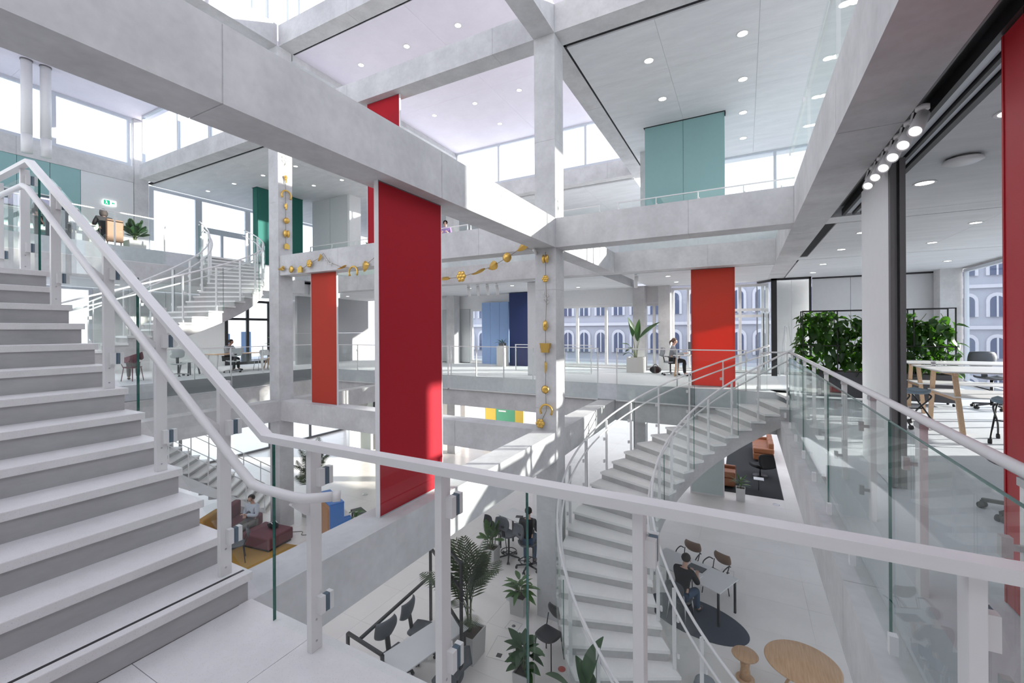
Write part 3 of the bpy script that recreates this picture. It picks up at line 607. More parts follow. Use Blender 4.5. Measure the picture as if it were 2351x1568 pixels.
# ---- ground floor stair at the left, seen under the glass
gs = T('staircase', 'white stair with side wall on the ground floor behind the man with crossed arms', 'staircase', (-14.9, 9.6, G0), math.radians(222))
for k in range(1, 15):
    MB().box(.28 * (k - 1), .28 * k + .02, -.75, .75, RIS * k - .05, RIS * k).build('tread', 'terrazzo_white', gs)
    MB().box(.28 * (k - 1) + .02, .28 * k + .02, -.73, .73, max(0, RIS * k - .45), RIS * k - .05).build('riser', 'riser_concrete_shaded', gs)
MB().add([(0, s, z) for s in (.76, .80) for z in (0, .1)] + [(3.9, s, z) for s in (.76, .80) for z in (1.7, 2.35)], [(0, 1, 3, 2), (4, 6, 7, 5), (0, 4, 5, 1), (2, 3, 7, 6), (1, 5, 7, 3), (0, 2, 6, 4)]).build('side_wall', 'white_paint', gs)
gb = T('stair_railing', 'slim white railing of the ground floor stair at the left', 'railing', (-14.9, 9.6, G0), math.radians(222))
for s in (-.74, .78):
    for hh in (.95, .72): MB().tube([(0, s, hh + .05), (3.9, s, hh + 2.42)], .016, 8).build('handrail', 'white_metal', gb)
    for k in range(0, 15, 2): MB().box(.28 * k - .012, .28 * k + .012, s - .02, s + .02, RIS * k, RIS * k + 1.0).build('post', 'white_metal', gb)
# ================================================================== HANGING AND STANDING PANELS
def fpanel(label, ax, p, a0, a1, z0, z1, mat, th=.05, edge='alu', group=None):
    """flat fabric panel with a slim metal frame edge: fabric skins, side profiles, top and bottom profile"""
    t = T('acoustic_panel', label, 'panel', (0, 0, 0), 0, group)
    def bx(m, s, e, o0, o1, b, u): return m.box(s, e, p + o0, p + o1, b, u) if ax == 'x' else m.box(p + o0, p + o1, s, e, b, u)
    h = th / 2
    bx(MB(), a0 + .012, a1 - .012, -h, h, z0 + .015, z1 - .012).build('fabric', mat, t)
    for s, e in ((a0, a0 + .012), (a1 - .012, a1)): bx(MB(), s, e, -h - .002, h + .002, z0, z1).build('side_profile', edge, t)
    bx(MB(), a0 + .012, a1 - .012, -h - .002, h + .002, z0, z0 + .015).build('bottom_profile', 'clamp', t)
    bx(MB(), a0 + .012, a1 - .012, -h - .002, h + .002, z1 - .012, z1).build('top_profile', 'dark_frame', t)
    return t
fpanel('tall dark red panel standing on the concrete beam, partly sunlit', 'y', -3.73, 3.67, 4.86, -.5, 3.385, 'red_fabric', .055, 'white_metal')
fpanel('orange red panel standing on the cross beam left of the tall red panel', 'x', 8.72, -11.52, -10.40, -.5, 3.385, 'orange_fabric', .05, 'white_metal')
fpanel('upper red panel hanging between cross beams behind the main beam', 'x', 8.73, -9.16, -7.98, 4.0, 7.9, 'red_fabric', .05, 'white_metal')
fpanel('orange red panel in front of the far gallery, its lower half sunlit', 'x', 13.70, -1.37, -.23, 0.0, 3.385, 'orange_fabric', .03, 'orange_fabric')
rp = T('sliding_partition', 'dark red sliding partition at the right edge', 'partition', (0, 0, 0))
MB().box(1.37, 1.47, 1.2, 3.66, .01, 3.385).build('leaf', 'red_lacquer', rp); MB().box(1.365, 1.475, 3.66, 3.68, .01, 3.385).build('end_profile', 'red_lacquer', rp)
wp = T('sliding_partition', 'white sliding partition leaf with dark end profile beside the plant wall', 'partition', (0, 0, 0))
MB().box(1.33, 1.445, 5.85, 7.02, .01, 3.385).build('leaf', 'white_paint', wp)
for x0, x1, y0, mt in ((1.33, 1.365, 5.78, 'dark_frame'), (1.365, 1.385, 5.80, 'dark_frame'), (1.385, 1.405, 5.81, 'seal'), (1.405, 1.452, 5.78, 'dark_frame')):
    MB().box(x0, x1, y0, 5.85, .01, 3.385).build('end_profile', mt, wp)
tp = T('wall_cabinet', 'teal double panel unit on the upper gallery reaching the ceiling', 'panel', (0, 0, 0))
MB().box(-2.68, -.48, 13.86, 14.25, G2, C2Z - .03).build('body', 'teal', tp)
for a, b in ((-2.69, -1.585), (-1.575, -.47)): MB().box(a, b, 13.83, 13.858, G2, C2Z - .035).build('front', 'teal', tp)
MB().box(-2.72, -.44, 13.80, 14.0, C2Z - .035, C2Z - .02).build('top_profile', 'dark_gap', tp); MB().box(-.47, -.44, 13.80, 13.84, C2Z - .17, C2Z - .035).build('bracket', 'black_metal', tp)
gp = T('wall_cabinet', 'dark green panel unit on the upper left gallery behind the column', 'panel', (0, 0, 0))
MB().box(-18.78, -18.47, 11.33, 13.50, G2, C2Z - .03).build('body', 'green_fabric', gp); MB().box(-18.46, -18.44, 11.35, 13.50, G2, C2Z - .03).build('front', 'green_fabric', gp); MB().box(-18.80, -18.43, 11.3, 13.52, C2Z - .03, C2Z - .02).build('top_profile', 'dark_gap', gp)
bp = T('wall_cabinet', 'navy blue panel unit in the far middle gallery', 'panel', (0, 0, 0))
MB().box(-9.62, -8.60, 17.72, 18.2, G1, C1Z - .02).build('body', 'blue_dark', bp)
MB().box(-6.95, -6.45, 14.2, 14.35, G1, C1Z - .01).build('side_board', 'white_paint', T('wall_board', 'narrow white board behind the middle column on the far gallery', 'panel'))
# ---- downlights
ORD = ('first', 'second', 'third', 'fourth', 'fifth', 'sixth', 'seventh', 'eighth', 'ninth', 'tenth', 'eleventh', 'twelfth')
def downlights(pts, z, label, group, r=.075, watt=0):
    ring = MB().lathe([(r, 0), (r + .022, -.004), (r + .02, -.008), (r - .004, -.006)], seg=20, cap=False).mesh('ring', 'white_metal')
    lens = MB().lathe([(.002, -.003), (r, -.003), (r, -.001), (.002, -.001)], seg=20).mesh('lens', 'lens')
    pts = sorted(pts, key=lambda p: (p[0] * rt.x + p[1] * rt.y) / (p[0] * fw.x + p[1] * fw.y))
    for i, (x, y) in enumerate(pts):
        t = T('downlight', label + ', ' + ORD[i] + ' from the left', 'light', (x, y, z), 0, group); inst('ring', ring, t); inst('lens', lens, t)
        if watt:  # spot added under the lens to brighten a dim gallery
            ld = bpy.data.lights.new('downlight_beam', 'SPOT'); ld.energy = watt; ld.spot_size = 2.5; ld.spot_blend = .6; ld.shadow_soft_size = .08; ld.color = (1, .96, .9); lo = bpy.data.objects.new('downlight_beam', ld); COL.objects.link(lo); lo.parent = t; lo.location = (0, 0, -.02)
downlights([(x, y) for x in (0, -1.92, 1.9) for y in (10.4, 12.3, 14.2, 16.1)], C2Z - .02, 'round downlight in the large ceiling above the teal panel', 'downlights of the upper right ceiling', .10)
downlights([(x, 10.62) for x in (-20.9, -18.9, -16.9, -14.9)] + [(-16.2, 12.4), (-14.6, 12.5), (-18.9, 14.5)], C2Z - .02, 'round downlight in the upper left gallery ceiling', 'downlights of the upper left ceiling')
downlights([(x, y) for x in (-11.2, -9.22, -7.28) for y in (10.4, 14.28)] + [(-9.2, 16.2), (-7.3, 12.3), (-11.2, 12.3), (-5.35, 10.4), (-5.35, 14.3)], ROOF, 'round recessed downlight in the lilac high ceiling', 'downlights of the high ceiling', .09)
downlights([(1.92, 6.95), (1.92, 5.0), (3.7, 6.95), (3.7, 5.0)], C1Z, 'large round recessed downlight in the near right ceiling', 'downlights of the near right ceiling', .09)
downlights([(1.9, 10.0), (1.9, 11.9), (3.4, 10.0), (3.4, 11.9), (4.7, 10.0), (1.9, 14.4), (3.4, 14.4), (1.9, 16.4), (3.4, 16.4), (4.7, 15.4)], C1Z, 'small round recessed downlight in the far right ceiling', 'downlights of the far right ceiling')
downlights([(-.4, 15), (-2.2, 15), (-.4, 17), (-2.2, 17), (-6, 15), (-8, 15), (-10, 15), (-8, 17), (-6, 17), (-12, 15), (-14, 15)], C1Z, 'small round downlight in the far middle gallery ceiling', 'downlights of the far middle gallery', watt=45)
downlights([(-20.2, 4.5), (-20.2, 7.2), (-20.2, 9.9), (-20.2, 12.6), (-20.2, 15.3), (-17.5, 15.3)], C1Z, 'small added downlight brightening the left middle gallery ceiling', 'added downlights of the left middle gallery', watt=60)  # lamps added to brighten the dim left gallery
sm = T('smoke_detector', 'flat white disc detector on the right ceiling', 'detector', (1.98, 6.10, C1Z)); MB().lathe([(.06, 0), (.06, -.02), (.15, -.022), (.16, -.04), (.12, -.06), (.01, -.065)], seg=24).build('housing', 'white_metal', sm); MB().lathe([(.13, -.0), (.12, -.018)], seg=20).build('mount', 'dark_frame', sm)
# ---- spotlights
def spot(loc, d, label, group, s=1.0):
    """ceiling spotlight: base, bracket, barrel pointing along d with its lens"""
    t = T('spotlight', label, 'spotlight', loc, 0, group); d = Vector(d).normalized()
    M3 = Matrix(((1, 0, 0), (0, 1, 0), (0, 0, 1))) if d.z < -.999 else d.to_track_quat('-Z', 'Y').to_matrix()
    MB().lathe([(.040 * s, 0), (.040 * s, -.03 * s), (.034 * s, -.034 * s)], seg=14).build('base', 'white_metal', t)
    c = Vector((0, 0, -.07 * s)) + d * .05 * s
    sd = M3 @ Vector((1, 0, 0))
    MB().bar(sd * .05 * s + Vector((0, 0, -.03 * s)), sd * .05 * s + c + d * .06 * s, .012 * s, .006).build('bracket', 'white_metal', t)
    b = MB().lathe([(.040 * s, .06 * s), (.042 * s, -.22 * s), (.037 * s, -.222 * s), (.035 * s, -.20 * s)], c, 16, M3).build('barrel', 'white_metal', t)
    MB().lathe([(.034 * s, -.208 * s), (.002, -.212 * s)], c, 16, M3).build('lens', 'spot_lens', b)
for i in range(6): spot((1.245, 4.54 + i * .285, C1Z + .005), (-.13, -.27, -.24), 'white cylindrical ceiling spotlight beside the black slot, ' + ORD[i] + ' counted from the viewer', 'spotlights beside the ceiling slot', 1.12)
for i in range(4): spot((-9.35 + i * .42, 13.95, C1Z), (-.1, .3, -.6), 'small white spotlight hanging over the light blue wall, ' + ORD[i] + ' from the left', 'spotlights over the blue wall', 1.3)
spot((-3.0, 13.95, C1Z), (-.1, .3, -.6), 'single small white spotlight right of the middle column', None, 1.3)
# ---- white ventilation pipes
for y in (5.02, 5.46):
    t = T('ventilation_pipe', 'white vertical pipe in front of the high window, %s one' % ('left' if y < 5.2 else 'right'), 'pipe', (-20.5, y, 7.5), 0, 'ventilation pipes')
    MB().tube([(0, 0, 0), (0, 0, .6)], .135, 20).build('lower_section', 'white_metal', t); MB().tube([(0, 0, .605), (0, 0, 3.0)], .135, 20).build('pipe', 'white_metal', t); MB().lathe([(.15, 2.98), (.15, 3.02)], seg=20).build('collar', 'dark_frame', t)
# ---- exit signs
def exit_sign(loc, rz, label):
    t = T('exit_sign', label, 'sign', loc, rz)
    MB().box(-.20, .20, 0, .03, -.10, .10).build('box', 'exit_white', t)
    MB().box(-.19, .0, -.004, 0, -.09, .09).build('green_field', 'exit_green', t)
    # running figure and arrow
    m = MB().ball((-.12, -.006, .055), .016, 1, .3, 1); m.bar((-.12, -.006, .04), (-.10, -.006, -.01), .003, .022, (1, 0, 0)).bar((-.10, -.006, -.01), (-.07, -.006, -.06), .003, .014, (1, 0, 0)).bar((-.10, -.006, -.01), (-.145, -.006, -.05), .003, .014, (1, 0, 0)).bar((-.12, -.006, .035), (-.08, -.006, .01), .003, .012, (1, 0, 0))
    m.build('figure', 'exit_white', t)
    MB().add([(.04, -.003, .0), (.10, -.003, .05), (.10, -.003, -.05)], [(0, 2, 1)]).box(.10, .16, -.004, -.001, -.02, .02).build('arrow', 'exit_green', t)
    return t
exit_sign((-22.20, 7.70, 6.80), math.radians(90), 'lit green exit sign on the white wall at the upper left')
exit_sign((-16.6, 13.86, 3.28), 0, 'lit green exit sign hanging in the left middle gallery')
# ================================================================== GOLD GARLANDS
def charm(kind, s, M3=None):
    m = MB(); M3 = M3 or Matrix.Identity(3)
    if kind == 'disc': m.lathe([(.002, -.25 * s), (.7 * s, -.2 * s), (s, 0), (.7 * s, .2 * s), (.002, .25 * s)], seg=14, M3=M3 @ Matrix.Rotation(PI / 2, 3, 'X'))
    elif kind == 'ball': m.ball((0, 0, 0), s, 1, .8, 1.05, 12, M3)
    elif kind == 'lobes':
        for q in (-1, 1): m.ball((M3 @ Vector((q * .45 * s, 0, 0))), s, .5, .5, 1.1, 12, M3)
    elif kind == 'flower':
        for k in range(6):
            a = k * PI / 3; m.ball(M3 @ Vector((.55 * s * math.cos(a), 0, .55 * s * math.sin(a))), s * .42, 1, .5, 1, 8, M3)
        m.ball((0, 0, 0), s * .45, 1, .7, 1, 8, M3)
    elif kind in ('leaf', 'heart', 'cone', 'thin'):
        w = {'leaf': .55, 'heart': .85, 'cone': .6, 'thin': .22}[kind]
        prof = [(-1, .05), (-.6, .55), (-.1, .9), (.4, 1), (.75, .75), (1, .08)] if kind != 'cone' else [(-1, .06), (0, .55), (.6, 1), (1, .5)]
        vs = []; n = len(prof)
        for z, r in prof: vs += [M3 @ Vector((-r * w * s, .02, z * s)), M3 @ Vector((0, -.22 * s, z * s)), M3 @ Vector((r * w * s, .02, z * s)), M3 @ Vector((0, .12 * s, z * s))]
        m.add(vs, [(4 * i + j, 4 * i + (j + 1) % 4, 4 * i + 4 + (j + 1) % 4, 4 * i + 4 + j) for i in range(n - 1) for j in range(4)] + [(0, 1, 2, 3), (4 * n - 1, 4 * n - 2, 4 * n - 3, 4 * n - 4)])
    elif kind == 'horse':
        m.tube([M3 @ Vector((s * math.cos(a), 0, s * math.sin(a))) for a in [PI * (-.18 + 1.36 * i / 12) for i in range(13)]], [.16 * s * (1.25 if i in (0, 12) else 1) for i in range(13)], 8)
    elif kind == 'square':
        m.obox((0, 0, 0), (1.5 * s, .4 * s, 1.3 * s), M3); m.ball(M3 @ Vector((0, 0, .7 * s)), s * .5, 1, .4, .7, 10, M3)
    elif kind == 'basket':
        vs = []
        for z, w in ((-.9, .75), (-.2, .8), (.0, .95), (.6, 1.0), (.9, 1.1)): vs += [M3 @ Vector((a * w * s, b_ * .35 * s, z * s)) for a, b_ in ((-1, -1), (1, -1), (1, 1), (-1, 1))]
        m.add(vs, [(4 * i + j, 4 * i + (j + 1) % 4, 4 * i + 4 + (j + 1) % 4, 4 * i + 4 + j) for i in range(4) for j in range(4)] + [(0, 3, 2, 1), (16, 17, 18, 19)])
    elif kind == 'mask': m.ball((0, 0, 0), s, .6, .45, 1.15, 12, M3); m.ball(M3 @ Vector((0, -.4 * s, 0)), s * .2, .6, 1, 1.6, 8, M3)
    elif kind == 'sprig':
        for q, z in ((-1, .5), (1, .2), (-1, -.2), (1, -.6)): m.tube([M3 @ Vector((0, 0, z * s - .2 * s)), M3 @ Vector((q * .35 * s, -.05 * s, z * s + .2 * s)), M3 @ Vector((q * .2 * s, 0, z * s + .5 * s))], [.03 * s, .09 * s, .02 * s], 6)
    return m
def garland(label, pts, kinds, plane):
    t = T('gold_garland', label, 'garland', (0, 0, 0))
    R = {'y': Matrix.Identity(3), 'x': Matrix.Rotation(PI / 2, 3, 'Z')}[plane]
    MB().tube([Vector(p) for p in pts], .006, 6).build('cord', 'cord', t)
    for p, k, s, rot in kinds:
        M3 = R @ Matrix.Rotation(math.radians(rot), 3, 'Y'); o = charm(k, s * .84, M3).build('ornament', 'silver' if k == 'sprig' else 'gold', t, label=None); o.location = p
    return t
K = [(-3.70, 3.15, 'lobes', .10, 0), (-3.70, 2.73, 'flower', .10, 0), (-3.68, 2.30, 'sprig', .20, 0), (-3.71, 1.74, 'mask', .12, 0), (-3.71, 1.27, 'basket', .13, 0), (-3.71, .86, 'thin', .15, 0), (-3.72, .39, 'disc', .105, 0), (-3.70, -.06, 'horse', .16, 0), (-3.84, -.34, 'flower', .13, 0)]
garland('gold ornaments on a cord down the front of the middle column', [(-3.70, 8.44, 3.3)] + [(x, 8.44, z) for x, z, *_ in K], [((x, 8.42, z), k, s, r_) for x, z, k, s, r_ in K], 'y')
K = [(7.0, 'sprig', .2), (6.42, 'cone', .14), (5.9, 'horse', .19), (5.56, 'leaf', .12), (5.12, 'ball', .11), (4.71, 'lobes', .13), (4.3, 'square', .13)]
garland('gold ornaments on a cord down the side of the left column', [(-12.67, 8.68, 7.2)] + [(-12.67, 8.68, z) for z, *_ in K], [((-12.63, 8.68, z), k, s, 0) for z, k, s in K], 'x')
K = [(-12.50, 3.58, 'leaf', .16, 80), (-12.02, 3.52, 'disc', .13, 0), (-11.60, 3.47, 'square', .14, 0), (-11.2, 3.63, 'flower', .15, 0), (-10.75, 3.76, 'leaf', .13, 30), (-10.35, 3.60, 'sprig', .24, -40), (-9.83, 3.42, 'thin', .20, 75), (-9.39, 3.25, 'horse', .19, 0), (-8.95, 3.38, 'heart', .17, 10)]
garland('gold garland swagged on the cross beam left of the tall red panel', [(-12.68, 8.41, 3.6), (-12.5, 8.41, 3.58), (-12.02, 8.41, 3.52), (-11.6, 8.41, 3.47), (-11.2, 8.41, 3.63), (-10.75, 8.41, 3.76), (-10.6, 8.41, 3.88), (-10.35, 8.41, 3.6), (-9.83, 8.41, 3.42), (-9.39, 8.41, 3.36), (-8.95, 8.41, 3.4), (-8.4, 8.41, 3.7)], [((x, 8.40, z), k, s, r_) for x, z, k, s, r_ in K], 'y')
K = [(-6.34, 2.89, 'thin', .24, 88), (-5.83, 2.91, 'flower', .17, 0), (-5.35, 2.99, 'thin', .22, 70), (-4.97, 3.09, 'heart', .15, 60), (-4.60, 3.25, 'ball', .125, 0), (-4.23, 3.44, 'leaf', .17, 60)]
garland('gold garland swagged from the middle column towards the tall red panel', [(-7.2, 8.40, 2.98), (-6.34, 8.40, 2.88), (-5.83, 8.40, 2.9), (-5.35, 8.40, 2.99), (-4.97, 8.40, 3.09), (-4.6, 8.40, 3.25), (-4.23, 8.40, 3.44), (-3.92, 8.44, 3.36)], [((x, 8.39, z), k, s, r_) for x, z, k, s, r_ in K], 'y')
tag(MB().lathe([(.03, -.1), (.035, .05), (.03, .06)], (-3.93, 8.40, 3.33), 10, Matrix.Rotation(1.2, 3, 'X')).build('security_camera', 'white_metal'), 'tiny white camera at the top of the middle column', 'camera')
# ================================================================== OUTSIDE
sg = struct(MB().box(-60, 80, 18.9, 90, G0 - .3, G0 - .02).box(6.2, 80, -40, 18.9, G0 - .3, G0 - .02).box(-80, -30.2, -40, 60, G0 - .3, G0 - .02).build('ground', 'street'), 'street outside the building')
def townhouse(label, x0, x1, y, z0, z1, nx, nz, ax='x', face=-1):
    t = T('townhouse', label, 'building', (0, 0, 0))
    def bx(m, a, b, d0, d1, u, v): return m.box(a, b, min(d0, d1), max(d0, d1), u, v) if ax == 'x' else m.box(min(d0, d1), max(d0, d1), a, b, u, v)
    bx(MB(), x0, x1, y, y - face * 6, z0, z1).build('wall', 'stucco', t)
    dx, dz = (x1 - x0) / nx, (z1 - z0) / nz
    for j in range(nz):
        bx(MB(), x0, x1, y, y + face * .25, z0 + j * dz, z0 + j * dz + .25).build('cornice', 'stucco_trim', t)
        for i in range(nx):
            c = x0 + (i + .5) * dx; b = z0 + j * dz + .9; w = dx * .24; h = dz - 1.5
            def arch(ww, hh, d0, d1):      # round-headed opening as an extruded outline
                pr = [(-ww, 0), (ww, 0)] + [(ww * math.cos(q * PI / 8), hh - ww + ww * math.sin(q * PI / 8)) for q in range(9)]
                n = len(pr); P = [(c + px, y + face * d, b + pz) if ax == 'x' else (y + face * d, c + px, b + pz) for d in (d0, d1) for px, pz in pr]
                return MB().add(P, [tuple(range(n)), tuple(range(n, 2 * n))[::-1]] + [(i, (i + 1) % n, n + (i + 1) % n, n + i) for i in range(n)])
            f = arch(w + .2, h + .25, 0, .14).build('window_surround', 'stucco_trim', t)
            arch(w, h, .13, .17).build('pane', 'street_glass', f)
            bx(MB(), c - .05, c + .05, y + face * .16, y + face * .2, b, b + h).build('mullion', 'stucco_trim', f)
    return t
townhouse('ornate grey townhouse across the street behind the tall potted plant', -26, 5, 38, G0, 8.5, 20, 4)
townhouse('grey townhouse across the street seen through the right window', 6, 26, 44, G0, 10.5, 13, 5)
lb = T('added_low_block', 'added low block on the right that shades the ground floor', 'building', (0, 0, 0))  # block added to keep the low sun off the ground floor
MB().box(24, 30, -30, 41, G0, 3.75).build('wall', 'render_pale', lb); MB().box(23.8, 30.2, -30, 41, 3.75, 4.0).build('roof', 'stucco_trim', lb)
lb = T('added_low_block', 'added low blue grey block giving the left glazing its reflected tone', 'building', (0, 0, 0))  # added block standing in for blue grey reflections in the glazing
MB().box(-46, -42, -10, 40, G0, -1.2).build('wall', 'reflection_blue', lb); MB().box(-46.2, -41.8, -10, 40, -1.2, -1.0).build('roof', 'stucco', lb)
# ================================================================== FURNITURE
def copies(proto, spots, used=[None]):
    """spots: (loc, rz, label, group); the first uses the prototype itself"""
    for i, (loc, rz, lab, grp) in enumerate(spots):
        o = proto if i == 0 else copy_tree(proto)
        o.location = loc; o.rotation_euler = (0, 0, rz); o['label'] = lab
        if grp: o['group'] = grp
def shell(w, d, bend, th, zs, n=8):
    """curved seat/back shell: grid w x d with sag"""
    m = MB(); vs = []
    for i in range(n + 1):
        for j in range(n + 1):
            u, v = -1 + 2 * i / n, -1 + 2 * j / n
            r = 1 - .16 * (u * u * v * v); vs.append((u * w / 2 * r, v * d / 2 * r, zs + bend * (u * u) + .4 * bend * v * v))
    k = n + 1; N = len(vs); vs2 = [(x, y, z - th) for x, y, z in vs]
    fs = [(i * k + j, (i + 1) * k + j, (i + 1) * k + j + 1, i * k + j + 1) for i in range(n) for j in range(n)]
    fs += [tuple(N + q for q in reversed(f)) for f in fs]
    rim = [j for j in range(k)] + [i * k + n for i in range(1, k)] + [n * k + j for j in range(n - 1, -1, -1)] + [i * k for i in range(n - 1, 0, -1)]
    fs += [(rim[i], rim[(i + 1) % len(rim)], N + rim[(i + 1) % len(rim)], N + rim[i]) for i in range(len(rim))]
    m.add(vs + vs2, fs, True); return m
def star_base(parent, mat, hub_z=.09, r=.30, castor='rubber', col='black_metal', col_top=.42):
    MB().cyl(0, 0, hub_z - .02, col_top, .026, 12).build('gas_column', col, parent)
    for k in range(5):
        a = 2 * PI * k / 5 + .3; l = MB().bar((0, 0, hub_z + .02), (r * math.cos(a), r * math.sin(a), hub_z - .015), .035, .03).build('base_arm', mat, parent)
        c = MB(); x, y = r * math.cos(a), r * math.sin(a)
        for s in (-1, 1): c.tube([(x + s * .012 * -math.sin(a), y + s * .012 * math.cos(a), .03), (x + s * .032 * -math.sin(a), y + s * .032 * math.cos(a), .03)], .03, 10)
        c.bar((x, y, .03), (x, y, hub_z - .02), .02, .02).build('castor', castor, l)
def office_chair(name, seat_mat, frame='black_metal', seat_z=.46, ring=False, arm=False, base_mat='black_metal', castor='rubber', cat='chair'):
    t = T(name, 'x', cat)
    shell(.46, .44, .035, .035, seat_z).build('seat', seat_mat, t)
    b = shell(.46, .34, .07, .035, 0); M3 = Matrix.Rotation(math.radians(80), 3, 'X')
    b.v = [tuple(M3 @ Vector(v) + Vector((0, -.23, seat_z + .36))) for v in b.v]; b.build('backrest', seat_mat, t)
    MB().bar((0, -.20, seat_z - .02), (0, -.26, seat_z + .30), .09, .025).build('back_support', frame, t)
    star_base(t, base_mat, castor=castor, col_top=seat_z - .03)
    if ring:
        MB().tube([(.21 * math.cos(a), .21 * math.sin(a), .20) for a in [2 * PI * i / 20 for i in range(20)]], .012, 8, True).build('foot_ring', frame, t)
        for k in range(3):
            a = 2 * PI * k / 3; MB().bar((0, 0, .22), (.21 * math.cos(a), .21 * math.sin(a), .20), .015, .012).build('ring_spoke', frame, t)
    if arm:
        for s in (-1, 1): MB().tube([(s * .22, .05, seat_z - .02), (s * .27, .05, seat_z + .18), (s * .27, -.15, seat_z + .2)], .014, 8).build('armrest', frame, t)
    return t
def leg_chair(name, seat_mat, frame, seat_z=.45, cat='chair', hoop=False):
    t = T(name, 'x', cat)
    shell(.44, .42, .03, .02, seat_z).build('seat', seat_mat, t)
    b = shell(.42, .26, .045, .02, 0); M3 = Matrix.Rotation(math.radians(78), 3, 'X'); b.v = [tuple(M3 @ Vector(v) + Vector((0, -.24, seat_z + .30))) for v in b.v]; b.build('backrest', seat_mat, t)
    for sx in (-1, 1):
        for sy in (-1, 1): MB().tube([(sx * .17, sy * .15, seat_z), (sx * .21, sy * .20, 0)], .012, 8).build('leg', frame, t)
        MB().tube([(sx * .17, -.15, seat_z - .02), (sx * .19, -.25, seat_z + .22)], .011, 8).build('back_support', frame, t)
        if hoop: MB().tube(smooth_tube([(sx * .20, .10, seat_z), (sx * .25, .10, seat_z + .20), (sx * .25, -.12, seat_z + .26), (sx * .22, -.24, seat_z + .2)]), .013, 8).build('arm_hoop', frame, t)
    return t
def table(name, label, loc, rz, L, W, h, top_mat, leg_mat, th=.022, legs='four', cat='table'):
    t = T(name, label, cat, loc, rz)
    MB().box(-L / 2, L / 2, -W / 2, W / 2, h - th, h).build('table_top', top_mat, t, .003)
    if legs == 'four':
        for a in (-1, 1):
            for b in (-1, 1): MB().bar((a * (L / 2 - .12), b * (W / 2 - .08), h - th), (a * (L / 2 - .05), b * (W / 2 - .04), 0), .045, .045).build('leg', leg_mat, t)
    elif legs == 'trestle':
        for a in (-1, 1):
            x = a * (L / 2 - .22)
            for b in (-1, 1): MB().bar((x, b * (W / 2 - .30), h - th), (x - .02 * a, b * (W / 2 - .06), 0), .045, .06, (1, 0, 0)).build('leg', leg_mat, t)
            MB().box(x - .022, x + .022, -W / 2 + .2, W / 2 - .2, h - th - .06, h - th).build('rail', leg_mat, t); MB().box(x - .02, x + .02, -W / 2 + .17, W / 2 - .17, .50, .55).build('rail', leg_mat, t)
        MB().box(-L / 2 + .18, L / 2 - .18, -W / 2 + .16, W / 2 - .16, .55, .57).build('shelf', top_mat, t)
    elif legs == 'frame':
        for a in (-1, 1):
            x = a * (L / 2 - .06)
            for b in (-1, 1): MB().box(x - .02, x + .02, b * (W / 2 - .05) - .02, b * (W / 2 - .05) + .02, 0, h - th).build('leg', leg_mat, t)
            MB().box(x - .02, x + .02, -W / 2 + .05, W / 2 - .05, h - th - .04, h - th).build('rail', leg_mat, t)
    return t
# ---- right workspace
table('high_work_table', 'high white work table on oak trestle legs near the red partition', (3.66, 9.80, 0), 0, 1.9, 1.45, .97, 'table_white', 'beech', legs='trestle')
table('high_work_table', 'high white work table on oak trestle legs close to the plant wall', (3.75, 11.55, 0), 0, 1.9, 1.0, .97, 'table_white', 'beech', legs='trestle')
def perch(name):
    t = T(name, 'x', 'stool')
    shell(.42, .40, .03, .05, .60).build('seat', 'seat_blue', t)
    for s in (-1, 1):
        MB().tube(smooth_tube([(s * .16, .16, .56), (s * .19, .20, .50), (s * .19, -.05, .26), (s * .19, -.24, .06)]), .012, 8).build('leg', 'black_metal', t)
        MB().tube(smooth_tube([(s * .15, -.16, .56), (s * .17, -.17, .5), (s * .17, .10, .26), (s * .19, .26, .06)]), .012, 8).build('leg', 'black_metal', t)
        for y in (-.25, .27): MB().tube([(s * .19 - .02, y, .035), (s * .19 + .02, y, .035)], .035, 12).build('castor', 'rubber', t)
    MB().bar((-.19, .02, .30), (.19, .02, .30), .016, .016).build('cross_bar', 'black_metal', t)
    return t
copies(perch('work_stool'), [((2.45, 9.55, 0), .4, 'blue seated work stool left of the front trestle table', 'work stools on castors'), ((3.35, 8.75, 0), -.5, 'blue seated work stool in front of the front trestle table', 'work stools on castors'), ((2.55, 11.2, 0), .2, 'blue seated work stool between the two trestle tables', 'work stools on castors')])
c = office_chair('office_chair', 'chair_grey', seat_z=.62); c['label'] = 'dark grey swivel chair behind the back trestle table'; c.location = (4.4, 12.3, 0); c.rotation_euler = (0, 0, 3.3)
c = office_chair('office_chair', 'chair_grey', seat_z=.47); c['label'] = 'dark grey chair beside the red partition'; c.location = (2.15, 5.35, 0); c.rotation_euler = (0, 0, 2.2)
t = T('drinking_glass', 'small cup on the front trestle table', 'cup', (2.95, 10.3, .97)); MB().lathe([(.03, 0), (.035, .09), (.03, .09), (.026, .01)], seg=14).build('cup', 'white_metal', t); MB().lathe([(.031, .03), (.034, .06)], seg=14).build('band', 'dark_frame', t)
